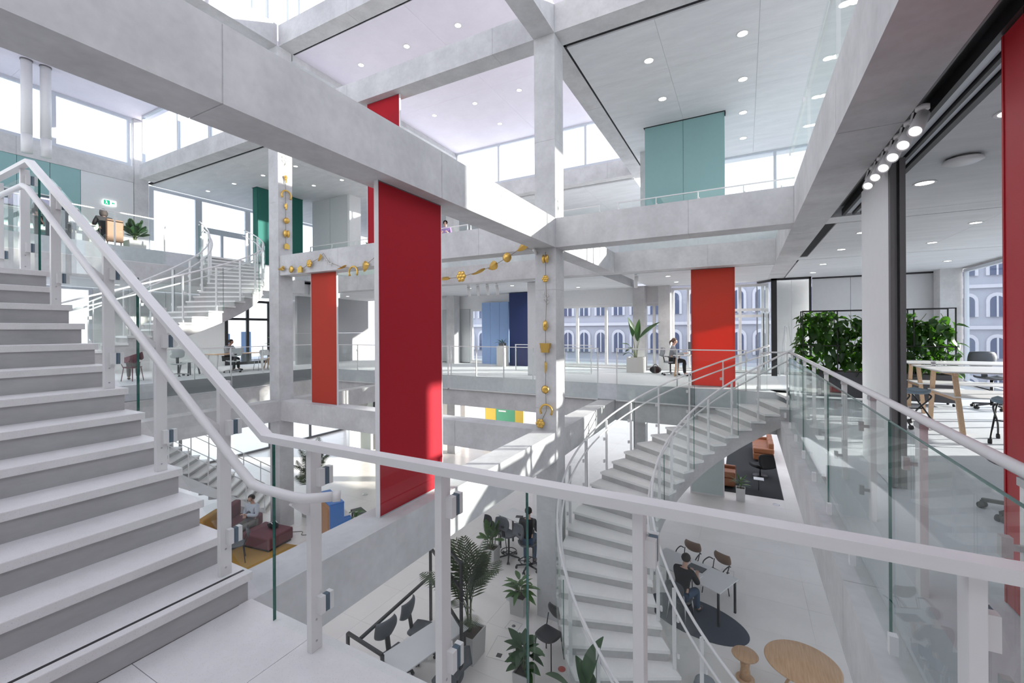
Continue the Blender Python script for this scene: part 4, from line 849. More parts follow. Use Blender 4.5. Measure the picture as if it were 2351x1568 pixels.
# ---- far middle gallery
table('desk', 'wooden legged desk of the woman beside the orange panel', (-1.55, 16.35, 0), 0, 1.3, .75, .74, 'table_white', 'oak')
c = office_chair('office_chair', 'cloth_grey', arm=True, base_mat='steel'); c['label'] = 'grey upholstered swivel chair at the desk beside the orange panel'; c.location = (-2.35, 16.45, 0); c.rotation_euler = (0, 0, -1.2)
t = T('computer_monitor', 'monitor on the desk beside the orange panel', 'monitor', (-1.62, 16.55, .74), -.9); MB().box(-.25, .25, -.015, .015, .12, .45).build('screen', 'screen', t); MB().box(-.03, .03, -.01, .03, 0, .14).build('stand', 'black_metal', t); MB().box(-.1, .1, -.07, .08, 0, .012).build('foot', 'black_metal', t)
t = T('backpack', 'black bag on the floor between planter and desk', 'bag', (-2.95, 16.9, 0)); MB().ball((0, 0, .13), .2, 1.1, .7, .68).build('body', 'cloth_black', t); MB().tube(smooth_tube([(-.1, 0, .25), (0, .02, .34), (.1, 0, .25)]), .012, 6).build('strap', 'cloth_black', t)
t = T('display_plinth', 'tall grey plinth in front of the light blue wall', 'plinth', (-9.75, 17.3, 0)); MB().box(-.2, .2, -.2, .2, 0, .92).build('block', 'pot_stone', t); MB().box(-.18, .18, -.18, .18, .92, .94).build('top', 'pot_stone', t)
t = T('drawing_easel', 'white folded easel board inside the glass cabin', 'easel', (1.32, 17.92, 0), .2)
for s in (-1, 1): MB().bar((s * .24, 0, 0), (s * .06, .05, 1.75), .04, .03).build('leg', 'white_metal', t)
MB().bar((0, .3, 0), (0, .06, 1.7), .03, .03).build('leg', 'white_metal', t); MB().bar((-.16, .02, .85), (.16, .02, .85), .03, .03).build('tray', 'white_metal', t)
t = T('storage_box', 'blue grey box beside the plant wall', 'box', (1.28, 13.9, 0)); MB().box(-.16, .16, -.15, .15, 0, .95).build('body', 'seat_blue', t, .01); MB().box(-.17, .17, -.16, .16, .95, .98).build('lid', 'chair_grey', t)
# ---- left middle gallery
table('meeting_table', 'long wooden table of the person with the laptop in the left gallery', (-19.0, 10.9, 0), PI / 2, 2.4, .8, .74, 'oak', 'white_metal')
copies(office_chair('office_chair', 'soft_grey', base_mat='steel', castor='rubber'), [((-18.3, 10.2, 0), 1.4, 'pale blue swivel chair at the long wooden table near the balustrade', 'swivel chairs of the left gallery'), ((-18.6, 8.4, 0), -1.9, 'grey swivel chair behind the sloping white rail', 'swivel chairs of the left gallery')])
c = leg_chair('chair', 'table_white', 'steel'); c['label'] = 'white shell chair at the long wooden table'; c.location = (-18.3, 11.35, 0); c.rotation_euler = (0, 0, 1.5)
table('wooden_bench', 'wooden bench with splayed legs in front of the black framed glass', (-18.9, 12.35, 0), PI / 2, .9, .34, .46, 'oak', 'oak', th=.05, cat='bench')
table('side_table', 'low grey side table in the left gallery', (-19.1, 9.0, 0), .2, .7, .45, .5, 'soft_grey', 'chair_grey')
c = leg_chair('chair', 'plum', 'plum'); c['label'] = 'dark red chair of the person with the cap in the left gallery'; c.location = (-18.4, 6.95, 0); c.rotation_euler = (0, 0, .4)
table('side_table', 'low table with dark box beside the person with the cap', (-19.4, 6.1, 0), .1, .8, .5, .55, 'brown_board', 'chair_grey')
t = T('laptop', 'open silver laptop on the long wooden table', 'laptop', (-18.85, 10.95, .74), 1.9); MB().box(-.16, .16, -.11, .11, 0, .012).build('keyboard', 'steel', t); MB().bar((0, .11, .01), (0, .17, .22), .32, .008, (0, 1, 0)).build('lid', 'steel', t)
for i, (y, w, h) in enumerate(((12.5, .55, 1.55), (13.6, .5, 1.65))):
    t = T('desk_screen', ('blue grey screen behind the left pane', 'blue grey screen behind the right pane')[i] + ' of the black framed glass', 'screen', (-23.2, y, 0)); MB().box(-.03, .03, -w / 2, w / 2, .5, h).build('panel', 'blue_light', t); MB().box(-.05, .05, -w / 2, w / 2, 0, .5).build('foot', 'chair_grey', t)
# ---- upper left gallery
so = T('booth_sofa', 'high backed booth sofa with green inner side on the upper left gallery', 'sofa', (-20.3, 6.2, G2)); MB().box(-.9, .9, -.55, .0, 0, .45).build('seat', 'chair_grey', so, .03); MB().box(-.9, -.75, -.55, .9, 0, 1.15).build('back', 'green_wall', so, .02); MB().box(-.75, .9, -.62, -.52, 0, 1.15).build('side', 'chair_grey', so, .02)
bs = T('booth_screen', 'brown wooden chair back on the upper left gallery', 'chair', (-18.75, 6.62, G2)); MB().box(-.06, .06, -.22, .22, .2, .95).build('backrest', 'brown_board', bs, .02); MB().box(-.5, 0, -.22, .22, .38, .46).build('seat', 'chair_grey', bs, .02)
for x in (-.45, -.02):
    for y in (-.18, .18): MB().box(x - .015, x + .015, y - .015, y + .015, 0, .38).build('leg', 'black_metal', bs)
table('side_table', 'small grey table in front of the booth sofa upstairs', (-19.3, 5.95, G2), 0, .6, .6, .72, 'soft_grey', 'chair_grey')
t = T('shelf_unit', 'open shelf with lilac screens at the top of the left stair', 'shelf', (-21.9, 5.3, G2))
for z in (.1, .75, 1.4, 2.0): MB().box(-.2, .2, -.9, .9, z, z + .03).build('shelf_board', 'white_metal', t)
for y in (-.9, 0, .9): MB().box(-.2, .2, y - .015, y + .015, 0, 2.03).build('upright', 'white_metal', t)
for i, y in enumerate((-.45, .45)):
    q = T('display_screen', ('left', 'right')[i] + ' lilac display screen on the open shelf upstairs', 'screen', (-21.75, 5.3 + y, G2 + 1.43)); MB().box(-.02, .02, -.3, .3, .05, .5).build('screen', 'screen_lilac', q); MB().box(-.06, .06, -.08, .08, 0, .05).build('foot', 'black_metal', q)
tag(MB().box(-14.9, -14.1, 14.3, 14.34, 5.0, 6.3).build('poster', 'chair_brown'), 'beige poster board behind the plant on the upper far gallery', 'poster'); bpy.data.objects['poster'].data.materials[0] = MT['pot_white']
# ---- ground floor, right part
table('work_table', 'white table of the writing man on the ground floor', (-1.10, 10.55, G0), math.radians(-24), 1.75, .82, .74, 'table_white', 'black_metal', legs='frame')
rg = T('oval_rug', 'dark oval rug under the table of the writing man', 'rug', (-.95, 10.0, G0), math.radians(-18)); MB().lathe([(.002, 0), (1.0, 0), (1.0, .008), (.985, .012), (.002, .012)], seg=48).build('pile', 'rug_navy', rg).scale = (1.05, .62, 1)
lc = leg_chair('armchair', 'chair_brown', 'black_metal', .46, hoop=True); copies(lc, [((-1.25, 11.35, G0), math.radians(160), 'brown armchair with hoop arms on the far side of the white table, left one', 'brown armchairs'), ((-.62, 11.08, G0), math.radians(150), 'brown armchair with hoop arms on the far side of the white table, right one', 'brown armchairs')])
c = leg_chair('chair', 'chair_grey', 'steel', .46); c['label'] = 'grey chair of the writing man'; c.location = (-1.22, 9.78, G0); c.rotation_euler = (0, 0, math.radians(-20))
for lab, loc, sc in (('brown document folder on the white table', (-.98, 10.62, G0 + .74), 1),):
    t = T('folder', lab, 'folder', loc, math.radians(-20)); MB().box(-.18, .18, -.12, .12, 0, .01).build('cover', 'black_metal', t); MB().box(-.17, .17, -.11, .11, .01, .014).build('sheet', 'chair_grey', t)
t = T('notebook', 'open white notebook in front of the writing man', 'notebook', (-1.02, 10.28, G0 + .74), math.radians(-20))
for s in (-1, 1): MB().box(min(0, s * .16), max(0, s * .16), -.11, .11, 0, .012).build('page', 'paper', t)
t = T('wooden_stool', 'round wooden stool on the ground floor beside the round table', 'stool', (-.02, 8.64, G0)); MB().lathe([(.002, .41), (.20, .41), (.215, .43), (.20, .45), (.002, .45)], seg=32).build('seat', 'oak', t); MB().lathe([(.10, 0), (.07, .2), (.09, .41)], seg=20).build('stem', 'oak', t); MB().lathe([(.15, 0), (.15, .02)], seg=24).build('foot', 'oak', t)
t = T('round_table', 'round wooden table at the bottom right on the ground floor', 'table', (.80, 8.42, G0)); MB().lathe([(.002, .705), (.52, .705), (.54, .72), (.52, .735), (.002, .735)], seg=48).build('table_top', 'oak', t)
for k in range(3): a = 2 * PI * k / 3 + .5; MB().bar((.05 * math.cos(a), .05 * math.sin(a), .70), (.34 * math.cos(a), .34 * math.sin(a), 0), .05, .04).build('leg', 'oak', t)
t = T('round_stool', 'small dark round floor cushion by the spiral stair foot', 'cushion', (-.62, 8.05, G0)); MB().lathe([(.002, 0), (.16, 0), (.18, .08), (.16, .16), (.002, .17)], seg=24).build('cushion', 'cloth_grey', t); MB().lathe([(.165, .06), (.183, .08), (.165, .10)], seg=24).build('seam', 'chair_grey', t)
# lounge under the right gallery
rg = T('lounge_rug', 'black carpet of the leather lounge', 'rug', (.35, 21.4, G0)); MB().box(-1.1, .85, -3.1, 5.5, 0, .012).build('pile', 'rug_dark', rg); MB().box(-1.12, .87, -3.12, 5.52, 0, .008).build('border', 'black_metal', rg)
def sofa(label, loc, rz, L):
    t = T('leather_sofa', label, 'sofa', loc, rz)
    MB().box(-L / 2, L / 2, -.42, .42, .08, .40).build('base', 'leather', t, .05)
    n = max(1, round(L / .75)); w = (L - .3) / n
    for i in range(n):
        MB().box(-L / 2 + .15 + i * w + .01, -L / 2 + .15 + (i + 1) * w - .01, -.25, .42, .40, .52).build('seat_cushion', 'leather', t, .05); MB().box(-L / 2 + .15 + i * w + .01, -L / 2 + .15 + (i + 1) * w - .01, -.42, -.2, .45, .88).build('back_cushion', 'leather', t, .07)
    for s in (-1, 1): MB().box(s * L / 2 - (.14 if s > 0 else 0), s * L / 2 + (.14 if s < 0 else 0), -.42, .42, .40, .64).build('armrest', 'leather', t, .05)
    return t
sofa('long brown leather sofa at the back of the dark lounge', (.75, 24.3, G0), math.radians(90), 2.6); sofa('brown leather armchair half hidden by the frosted panel', (-.75, 19.2, G0), math.radians(-90), 1.1)
bc = T('lounge_chair', 'black lounge chair in the middle of the dark carpet', 'chair', (.55, 20.9, G0), .6); shell(.7, .7, .08, .10, .42).build('seat', 'cloth_black', bc); b = shell(.68, .6, .10, .08, 0); M3 = Matrix.Rotation(math.radians(72), 3, 'X'); b.v = [tuple(M3 @ Vector(v) + Vector((0, -.36, .68))) for v in b.v]; b.build('backrest', 'cloth_black', bc); MB().cyl(0, 0, .02, .36, .03).build('column', 'black_metal', bc); MB().lathe([(.28, 0), (.28, .02)], seg=24).build('foot', 'black_metal', bc)
t = T('coffee_table', 'small white topped table on the dark carpet', 'table', (.45, 18.95, G0)); MB().box(-.17, .17, -.17, .17, .44, .455).build('table_top', 'table_white', t); MB().cyl(0, 0, 0, .44, .012, 8).build('stem', 'black_metal', t); MB().lathe([(.14, 0), (.14, .01)], seg=20).build('foot', 'black_metal', t)
fp = T('frosted_screen', 'frosted glass screen with white frame beside the dark lounge', 'screen', (-1.25, 17.65, G0)); MB().box(-.54, .54, -.008, .008, .04, 1.55).build('pane', 'frosted', fp)
for x0, x1, z0, z1 in ((-.58, -.54, 0, 1.6), (.54, .58, 0, 1.6), (-.54, .54, 0, .04), (-.54, .54, 1.55, 1.6)): MB().box(x0, x1, -.02, .02, z0, z1).build('frame', 'white_metal', fp)
# ---- ground floor, middle part
table('long_table', 'long white table on the ground floor below the near balustrade', (-4.92, 5.95, G0), math.radians(77), 1.45, .62, .74, 'table_white', 'black_metal', legs='frame')
copies(office_chair('office_chair', 'chair_grey'), [((-5.45, 6.45, G0), math.radians(-80), 'dark grey swivel chair at the long white table, farther one', 'swivel chairs at the long white table'), ((-5.42, 5.74, G0), math.radians(-100), 'plum tinted swivel chair at the long white table, nearer one', 'swivel chairs at the long white table')])
c = office_chair('office_chair', 'cloth_black'); c['label'] = 'black chair with armrests at the very bottom by the long white table'; c.location = (-5.60, 4.92, G0); c.rotation_euler = (0, 0, math.radians(-60))
c = office_chair('office_chair', 'chair_grey'); c['label'] = 'dark chair on the near side of the long white table behind the white post'; c.location = (-4.30, 5.75, G0); c.rotation_euler = (0, 0, math.radians(90))
fr = T('steel_frame', 'black steel frame around the long white table and the big palm', 'frame', (0, 0, 0))
for p0, p1 in (((-6.05, 5.25, -3.55), (-5.15, 5.15, -3.55)), ((-6.05, 5.25, G0), (-6.05, 5.25, -3.55)), ((-5.75, 5.25, -3.55), (-5.90, 7.3, -3.55)), ((-5.15, 5.15, G0), (-5.15, 5.15, -3.55)), ((-5.90, 7.3, G0), (-5.90, 7.3, -2.5)), ((-4.45, 6.35, G0), (-4.45, 6.35, -2.45)), ((-5.90, 7.3, -2.95), (-4.45, 6.35, -2.95)), ((-5.90, 7.3, -3.6), (-4.45, 6.35, -3.6)), ((-5.90, 7.3, -2.5), (-4.45, 6.35, -2.5))):
    MB().bar(p0, p1, .045, .045).build('bar', 'black_metal', fr)
t = table('high_table', 'high white table of the person in black', (-5.45, 10.75, G0), math.radians(-15), 1.35, .62, .95, 'table_white', 'black_metal', legs='frame')
copies(office_chair('high_stool', 'chair_grey', seat_z=.66, ring=True, cat='stool'), [((-5.62, 10.25, G0), math.radians(-10), 'empty dark swivel stool with foot ring at the high table', 'high stools'), ((-4.95, 10.05, G0), math.radians(-30), 'swivel stool with foot ring under the person in black', 'high stools')])
c = leg_chair('high_stool', 'cloth_black', 'black_metal', .66, 'stool'); c['label'] = 'black four legged stool at the left end of the high table'; c.location = (-6.05, 10.35, G0); c.rotation_euler = (0, 0, -.5)
t = T('tablet', 'black tablet on the high white table', 'tablet', (-5.55, 10.75, G0 + .95), .3); MB().box(-.1, .1, -.07, .07, 0, .008).build('case', 'black_metal', t); MB().box(-.09, .09, -.06, .06, .008, .009).build('screen', 'screen', t)
c = leg_chair('chair', 'black_metal', 'black_metal', .46); c['label'] = 'black metal chair at the foot of the middle column'; c.location = (-3.25, 7.45, G0); c.rotation_euler = (0, 0, 2.9)
rd = T('red_sticker', 'red round floor marker by the spiral stair', 'sticker', (-2.95, 7.35, G0)); MB().lathe([(.002, 0), (.07, 0), (.07, .003), (.002, .003)], seg=20).build('disc', 'accent_red', rd)
for i, (x, y) in enumerate(((-4.26, 7.96), (-2.55, 9.65), (-.4, 12.2))):
    t = T('floor_box', ('square floor socket box in front of the broad leafed plant', 'square floor socket box half under the spiral stair', 'narrow floor socket box between the lounge and the white table')[i], 'floor box', (x, y, G0))
    for a, b, c_, d in ((-.14, .14, -.14, -.132), (-.14, .14, .132, .14), (-.14, -.132, -.132, .132), (.132, .14, -.132, .132)): MB().box(a, b, c_, d, 0, .003).build('rim', 'clamp', t)
    MB().lathe([(.04, 0), (.04, .003)], seg=16).build('socket', 'dark_frame', t)
t = T('floor_hatch', 'large rectangular floor hatch near the big palm', 'floor box', (-4.15, 7.3, G0), .15)
for a, b, c_, d in ((-.22, .22, -.30, -.292), (-.22, .22, .292, .30), (-.22, -.212, -.292, .292), (.212, .22, -.292, .292)): MB().box(a, b, c_, d, 0, .003).build('rim', 'clamp', t)
MB().box(-.05, .05, -.24, -.14, 0, .004).build('handle_plate', 'black_metal', t)
for i, (x, y) in enumerate(((-12.62, 11.79), (-4.75, 8.75), (.95, 17.7), (-11.6, 10.3))):
    t = T('floor_drain', ('round floor outlet on the pale floor left of the red panel', 'round floor outlet left of the broad leafed plant', 'round floor outlet beside the dark lounge carpet', 'round floor outlet beside the blue piano')[i], 'floor outlet', (x, y, G0)); MB().lathe([(.11, 0), (.11, .003), (.075, .004)], seg=24).build('rim', 'clamp', t); MB().lathe([(.07, .001), (.002, .0035)], seg=20).build('lid', 'dark_frame', t)
# ---- ground floor, left lounge
rg = T('lounge_rug', 'mustard rug of the left lounge', 'rug', (-11.75, 7.0, G0), math.radians(12)); MB().box(-1.3, 1.1, -1.0, .95, 0, .012).build('pile', 'rug_mustard', rg); MB().box(-1.32, 1.12, -1.02, .97, 0, .008).build('border', 'mustard', rg)
ot = T('ottoman', 'plum upholstered low ottoman with a bag on it', 'ottoman', (-12.25, 7.75, G0), math.radians(8)); MB().box(-.55, .55, -.42, .42, .06, .40).build('cushion', 'plum', ot, .04); MB().box(-.5, .5, -.38, .38, 0, .06).build('plinth', 'black_metal', ot)
sf = T('lounge_sofa', 'plum and mustard sofa of the man with crossed arms', 'sofa', (-13.4, 7.45, G0), math.radians(-60)); MB().box(-.9, .9, -.4, .4, .08, .42).build('seat', 'plum', sf, .05); MB().box(.05, .9, -.48, -.28, .40, .95).build('backrest', 'mustard', sf, .05); MB().box(-.9, .0, -.48, -.28, .40, .85).build('backrest', 'plum', sf, .05)
lc2 = leg_chair('chair', 'chair_grey', 'black_metal', .46); lc2['label'] = 'dark grey chair on the mustard rug'; lc2.location = (-12.0, 6.75, G0); lc2.rotation_euler = (0, 0, 2.6)
bg_ = T('shoulder_bag', 'black and white bag lying on the plum ottoman', 'bag', (-12.2, 7.9, G0 + .40)); MB().ball((0, 0, .09), .16, 1.3, .8, .55).build('body', 'cloth_black', bg_)
for s in (-1, 0, 1): MB().tube(smooth_tube([(-.14, s * .06, .12), (0, s * .07, .185), (.14, s * .06, .12)]), .012, 6).build('stripe', 'paper', bg_)
pn = T('upright_piano', 'upright piano with blue painted top and side and brown front', 'piano', (-10.98, 8.85, G0), math.radians(-22))
MB().box(-.62, .62, -.16, .22, .0, 1.15).build('case', 'piano_wood', pn); MB().box(-.64, .64, -.18, .24, 1.15, 1.19).build('lid', 'piano_blue', pn); MB().box(.62, .65, -.17, .23, 0, 1.15).build('side_panel', 'piano_blue', pn); MB().box(-.6, .62, .16, .42, .62, .74).build('key_bed', 'piano_blue', pn); MB().box(-.6, .6, .22, .42, .74, .76).build('keyboard', 'paper', pn); MB().box(.56, .65, .2, .44, 0, .7).build('leg', 'piano_blue', pn); MB().box(-.65, -.56, .2, .44, 0, .7).build('leg', 'piano_blue', pn); MB().box(-.5, .5, -.175, -.16, .15, 1.0).build('back_panel', 'piano_wood', pn); MB().box(-.66, .66, -.2, .25, 0, .04).build('plinth', 'black_metal', pn)
t = T('sheet_paper', 'white sheet lying on the blue piano lid', 'paper', (-10.85, 8.95, G0 + 1.19), .5); MB().box(-.15, .15, -.11, .11, 0, .004).build('sheet', 'paper', t); MB().box(-.14, .14, -.10, .10, .004, .006).build('sheet', 'paper', t)
t = T('piano_bench', 'dark bench on the far side of the piano', 'bench', (-10.65, 9.75, G0), math.radians(-22)); MB().box(-.38, .38, -.17, .17, .42, .48).build('seat', 'black_metal', t, .01)
for a in (-1, 1):
    for b in (-1, 1): MB().box(a * .33 - .02, a * .33 + .02, b * .13 - .02, b * .13 + .02, 0, .42).build('leg', 'black_metal', t)
t = T('floor_speaker', 'white floor standing display beside the tall palm', 'display', (-12.15, 9.2, G0)); MB().box(-.12, .12, -.12, .12, .0, 1.15).build('body', 'pot_white', t, .02); MB().lathe([(.2, 0), (.2, .02)], seg=24).build('foot', 'black_metal', t)
tag(MB().tube(smooth_tube([(-12.3, 8.5, G0 + .008), (-12.0, 8.7, G0 + .008), (-11.8, 8.55, G0 + .008), (-11.5, 8.75, G0 + .008), (-11.3, 8.6, G0 + .008)]), .008, 6).build('power_cable', 'black_metal'), 'black cable lying between ottoman and piano', 'cable')
yb = T('info_board', 'yellow board with green poster seen low between the beams', 'board', (-12.6, 22.5, G0)); MB().box(-1.3, 1.3, -.04, .04, .3, 2.2).build('board', 'yellow', yb); MB().box(-.55, .75, -.05, -.04, .75, 2.0).build('poster', 'poster_green', yb)
for i, z in enumerate((1.75, 1.5, 1.3)): MB().box(-.35, .45 - i * .15, -.054, -.05, z, z + .09).build('text_line', 'paper', yb)
for x in (-1.2, 1.2): MB().box(x - .03, x + .03, -.03, .03, 0, .3).build('foot', 'black_metal', yb)
mp_ = T('round_mirrors', 'glass wall with grey stone shaped stickers at the back of the ground floor', 'glass wall', (-17.0, 16.5, G0))
MB().box(-.02, .02, -1.6, 1.6, 0, 3.2).build('pane', 'frosted', mp_); MB().box(-.05, .05, -.05, .05, 0, 3.3).build('mullion', 'black_metal', mp_); MB().box(-.05, .05, 1.55, 1.65, 0, 3.3).build('mullion', 'black_metal', mp_)
for y, z, r in ((-.9, 2.6, .5), (-.8, 1.7, .5), (.6, 2.5, .55), (.7, 1.5, .45)): MB().lathe([(.002, 0), (r, 0), (r, .01), (.002, .01)], (.03, y, z), 14, Matrix.Rotation(PI / 2, 3, 'Y')).build('sticker', 'grey_panel', mp_)
# ================================================================== PLANTS
def frond(L, droop, n=16, lw=.022, ll=.34, fold=.5):
    """feather palm leaf along +X rising then drooping; stem and leaflets in one leaf mesh"""
    m = MB(); P = []
    for i in range(n + 1):
        t = i / n; P.append(Vector((L * t * (1 - .12 * t), 0, L * (.55 * t - droop * t * t))))
    m.tube(P, [.009 * (1 - .8 * i / n) for i in range(n + 1)], 5)
    for i in range(4, n + 1):
        t = i / n; d = (P[min(i + 1, n)] - P[i - 1]).normalized(); l = ll * math.sin(PI * (.12 + .80 * t)) * L
        for s in (-1, 1):
            o = (d * .62 + Vector((0, s * .78, -fold * .5))).normalized(); q = P[i]; w = d * lw
            e = q + o * l + Vector((0, 0, -.10 * l)); mid = q + o * l * .5
            m.add([q - w * .5, mid - w, e, mid + w, q + w * .5], [(0, 1, 2, 3, 4)])
    return m
def pot(t, w, h, mat='pot_stone', taper=.92):
    a = w / 2; b = a * taper; vs = [(x * b, y * b, 0) for x, y in ((-1, -1), (1, -1), (1, 1), (-1, 1))] + [(x * a, y * a, h) for x, y in ((-1, -1), (1, -1), (1, 1), (-1, 1))] + [(x * a * .9, y * a * .9, h) for x, y in ((-1, -1), (1, -1), (1, 1), (-1, 1))] + [(x * a * .88, y * a * .88, h - .05) for x, y in ((-1, -1), (1, -1), (1, 1), (-1, 1))]
    m = MB().add(vs, [(0, 3, 2, 1)] + [(4 * k + i, 4 * k + (i + 1) % 4, 4 * k + 4 + (i + 1) % 4, 4 * k + 4 + i) for k in range(3) for i in range(4)] + [(12, 13, 14, 15)]); m.build('pot', mat, t)
    MB().box(-a * .86, a * .86, -a * .86, a * .86, h - .06, h - .035).build('soil', 'soil', t)
def palm(name, label, loc, potw, poth, L, nf, stem_h, seed, mat='leaf_palm', potmat='pot_stone', cat='plant', rmax=1.0):
    rnd = random.Random(seed); t = T(name, label, cat, loc); 
    if potw: pot(t, potw, poth, potmat)
    vs = [frond(L * k, d).mesh('frond', mat) for k, d in ((1, .28), (.9, .42), (.8, .18))]
    for i in range(nf):
        a = i * 2.4 + rnd.uniform(-.3, .3); tilt = -rnd.uniform(.15, .95) * rmax if i % 3 else -1.0
        z = poth + stem_h * rnd.uniform(.3, 1); x, y = .04 * math.cos(a), .04 * math.sin(a)
        inst('frond', vs[i % 3], t, (x, y, z), (0, tilt, a), rnd.uniform(.8, 1.1))
    for k in range(4): a = k * 1.6; MB().tube([(.03 * math.cos(a), .03 * math.sin(a), poth - .06), (.05 * math.cos(a), .05 * math.sin(a), poth + stem_h)], [.018, .01], 6).build('stem', 'stem', t)
    return t
def blade(L, W, droop=.15, cup=.25, n=7):
    """broad leaf along +X with midrib fold"""
    vs = []; 
    for i in range(n + 1):
        t = i / n; w = W * math.sin(PI * min(1, .04 + t * .95)) ** .75 * (1 - .35 * t); x = L * t; z = L * (.05 * t - droop * t * t)
        vs += [(x, -w, z + cup * w), (x, 0, z), (x, w, z + cup * w)]
    fs = [(3 * i + j, 3 * i + 3 + j, 3 * i + 4 + j, 3 * i + 1 + j) for i in range(n) for j in range(2)]
    return MB().add(vs, fs, True)
def leafy(name, label, loc, potw, poth, L, W, nl, h, seed, mat='leaf_mid', potmat='pot_stone', stems=3, spread=.10):
    rnd = random.Random(seed); t = T(name, label, 'plant', loc)
    if potw: pot(t, potw, poth, potmat)
    vs = [blade(L * k, W * k, d).mesh('leaf', mat) for k, d in ((1, .25), (.85, .45), (.7, .1))]
    for k in range(stems): a = k * 2.1; MB().tube([(0, 0, poth - .06), (spread * .6 * math.cos(a), spread * .6 * math.sin(a), poth + h * .8)], [.012, .006], 6).build('stem', 'stem', t)
    for i in range(nl):
        a = i * 2.4 + rnd.uniform(-.4, .4); f = rnd.uniform(.05, 1); r = spread * rnd.uniform(.1, 1)
        inst('leaf', vs[i % 3], t, (r * math.cos(a), r * math.sin(a), poth + h * f), (rnd.uniform(-.3, .3), -rnd.uniform(-.1, .9), a), rnd.uniform(.75, 1.15))
    return t
def strelitzia(name, label, loc, potw, poth, leaves, mat='leaf_dark', potmat='pot_stone'):
    t = T(name, label, 'plant', loc)
    if potw: pot(t, potw, poth, potmat, 1.0)
    for (x, y, z, L, W, pitch, yaw, roll) in leaves:
        MB().tube(smooth_tube([(x * .12, y * .12, poth - .06), (x * .5, y * .5, poth + (z - poth) * .6), (x, y, z)]), [.02, .018, .016, .015, .014, .013, .012, .011, .010, .009, .008, .008, .008][:13], 6).build('leaf_stalk', 'stem', t)
        o = blade(L, W, .12, .35, 10).build('leaf', mat, t); o.location = (x, y, z); o.rotation_euler = (roll, -pitch, yaw)
    return t
palm('kentia_palm', 'large kentia palm in a stone pot on the ground floor in the middle', (-4.62, 6.85, G0), .46, .50, 1.15, 22, .75, 3)
palm('kentia_palm', 'small palm in a square stone pot near the high table', (-5.95, 9.9, G0), .34, .40, .55, 15, .25, 5, 'leaf_mid')
palm('kentia_palm', 'tall dark palm behind the white post on the left ground floor', (-12.75, 9.6, G0), .45, .45, 1.2, 20, 1.2, 8)
leafy('broad_leafed_plant', 'broad leafed plant in a stone pot beside the middle column', (-4.35, 8.42, G0), .34, .38, .42, .085, 22, .28, 11, 'leaf_mid')
leafy('leafy_plant', 'tall leafy plant beside the black metal chair at the bottom', (-3.35, 6.62, G0), .3, .35, .32, .10, 34, .42, 12, 'leaf_dark', 'pot_stone', spread=.14)
strelitzia('banana_plant', 'single huge dark leaf reaching up at the bottom beside the spiral stair', (-1.98, 5.75, G0), .4, .4, ((.0, .0, 1.18, .75, .17, 1.25, .6, .2), (.2, -.1, 1.1, .6, .15, .7, 2.5, 0), (-.2, .1, 1.0, .6, .14, .8, -2.2, 0)))
leafy('leafy_plant', 'leafy green plant behind the blue piano', (-10.35, 9.35, G0), .3, .3, .26, .09, 16, .45, 21, 'leaf_mid', 'planter_dark')
strelitzia('bird_of_paradise', 'tall potted plant with three huge leaves in front of the far column', (-3.68, 17.0, 0), .60, .58, ((-.12, -.1, 1.38, .78, .19, 1.35, 2.6, .1), (.06, 0, 1.20, .85, .15, 1.5, 1.0, .3), (.14, .05, 1.32, .95, .17, .75, .15, -.5), (-.25, -.1, 1.05, .42, .10, .2, 2.9, 0), (-.1, -.2, .95, .40, .11, -.3, -2.0, 0), (-.28, 0, .75, .3, .08, -.4, 2.8, 0)), 'leaf_dark')
leafy('spiky_plant', 'dark spiky plant on the tall grey plinth', (-9.75, 17.3, .94), .26, .12, .32, .035, 22, .06, 31, 'leaf_dark', 'chair_grey', 1, .05)
palm('bushy_palm', 'dark bushy palm in a white box on the upper left gallery', (-18.95, 7.25, G2), .50, .36, .55, 26, .28, 41, 'leaf_dark', 'pot_white')
strelitzia('banana_plant', 'leafy plant behind the far upper balustrade left of the red panel', (-15.25, 14.45, G2), .45, .45, ((.0, 0, 1.15, .7, .10, .3, 2.6, 0), (.1, 0, 1.1, .7, .11, .1, 0.2, 0), (-.3, 0, .9, .6, .12, .2, 3.0, 0), (.3, 0, .85, .6, .12, .2, .1, 0), (0, -.1, .8, .6, .12, .1, -1.5, 0), (.15, -.1, .9, .55, .12, .3, -.8, 0), (-.2, -.1, .75, .5, .12, .1, -2.2, 0)), 'leaf_dark', 'pot_white')
leafy('leafy_plant', 'small green plant in a pale box beside the dark lounge carpet', (-.15, 17.6, G0), .30, .45, .34, .035, 26, .28, 51, 'leaf_mid', 'pot_white')
strelitzia('banana_plant', 'plant leaf in front of the black framed glass in the left gallery', (-20.6, 13.4, 0), .35, .4, ((0, 0, 1.5, .6, .1, .6, 2.2, 0), (0, 0, 1.2, .5, .1, .5, -1.2, 0), (0, 0, 1.0, .5, .1, .2, -2.4, 0), (0, 0, 1.3, .5, .1, .7, .4, 0)), 'leaf_dark')
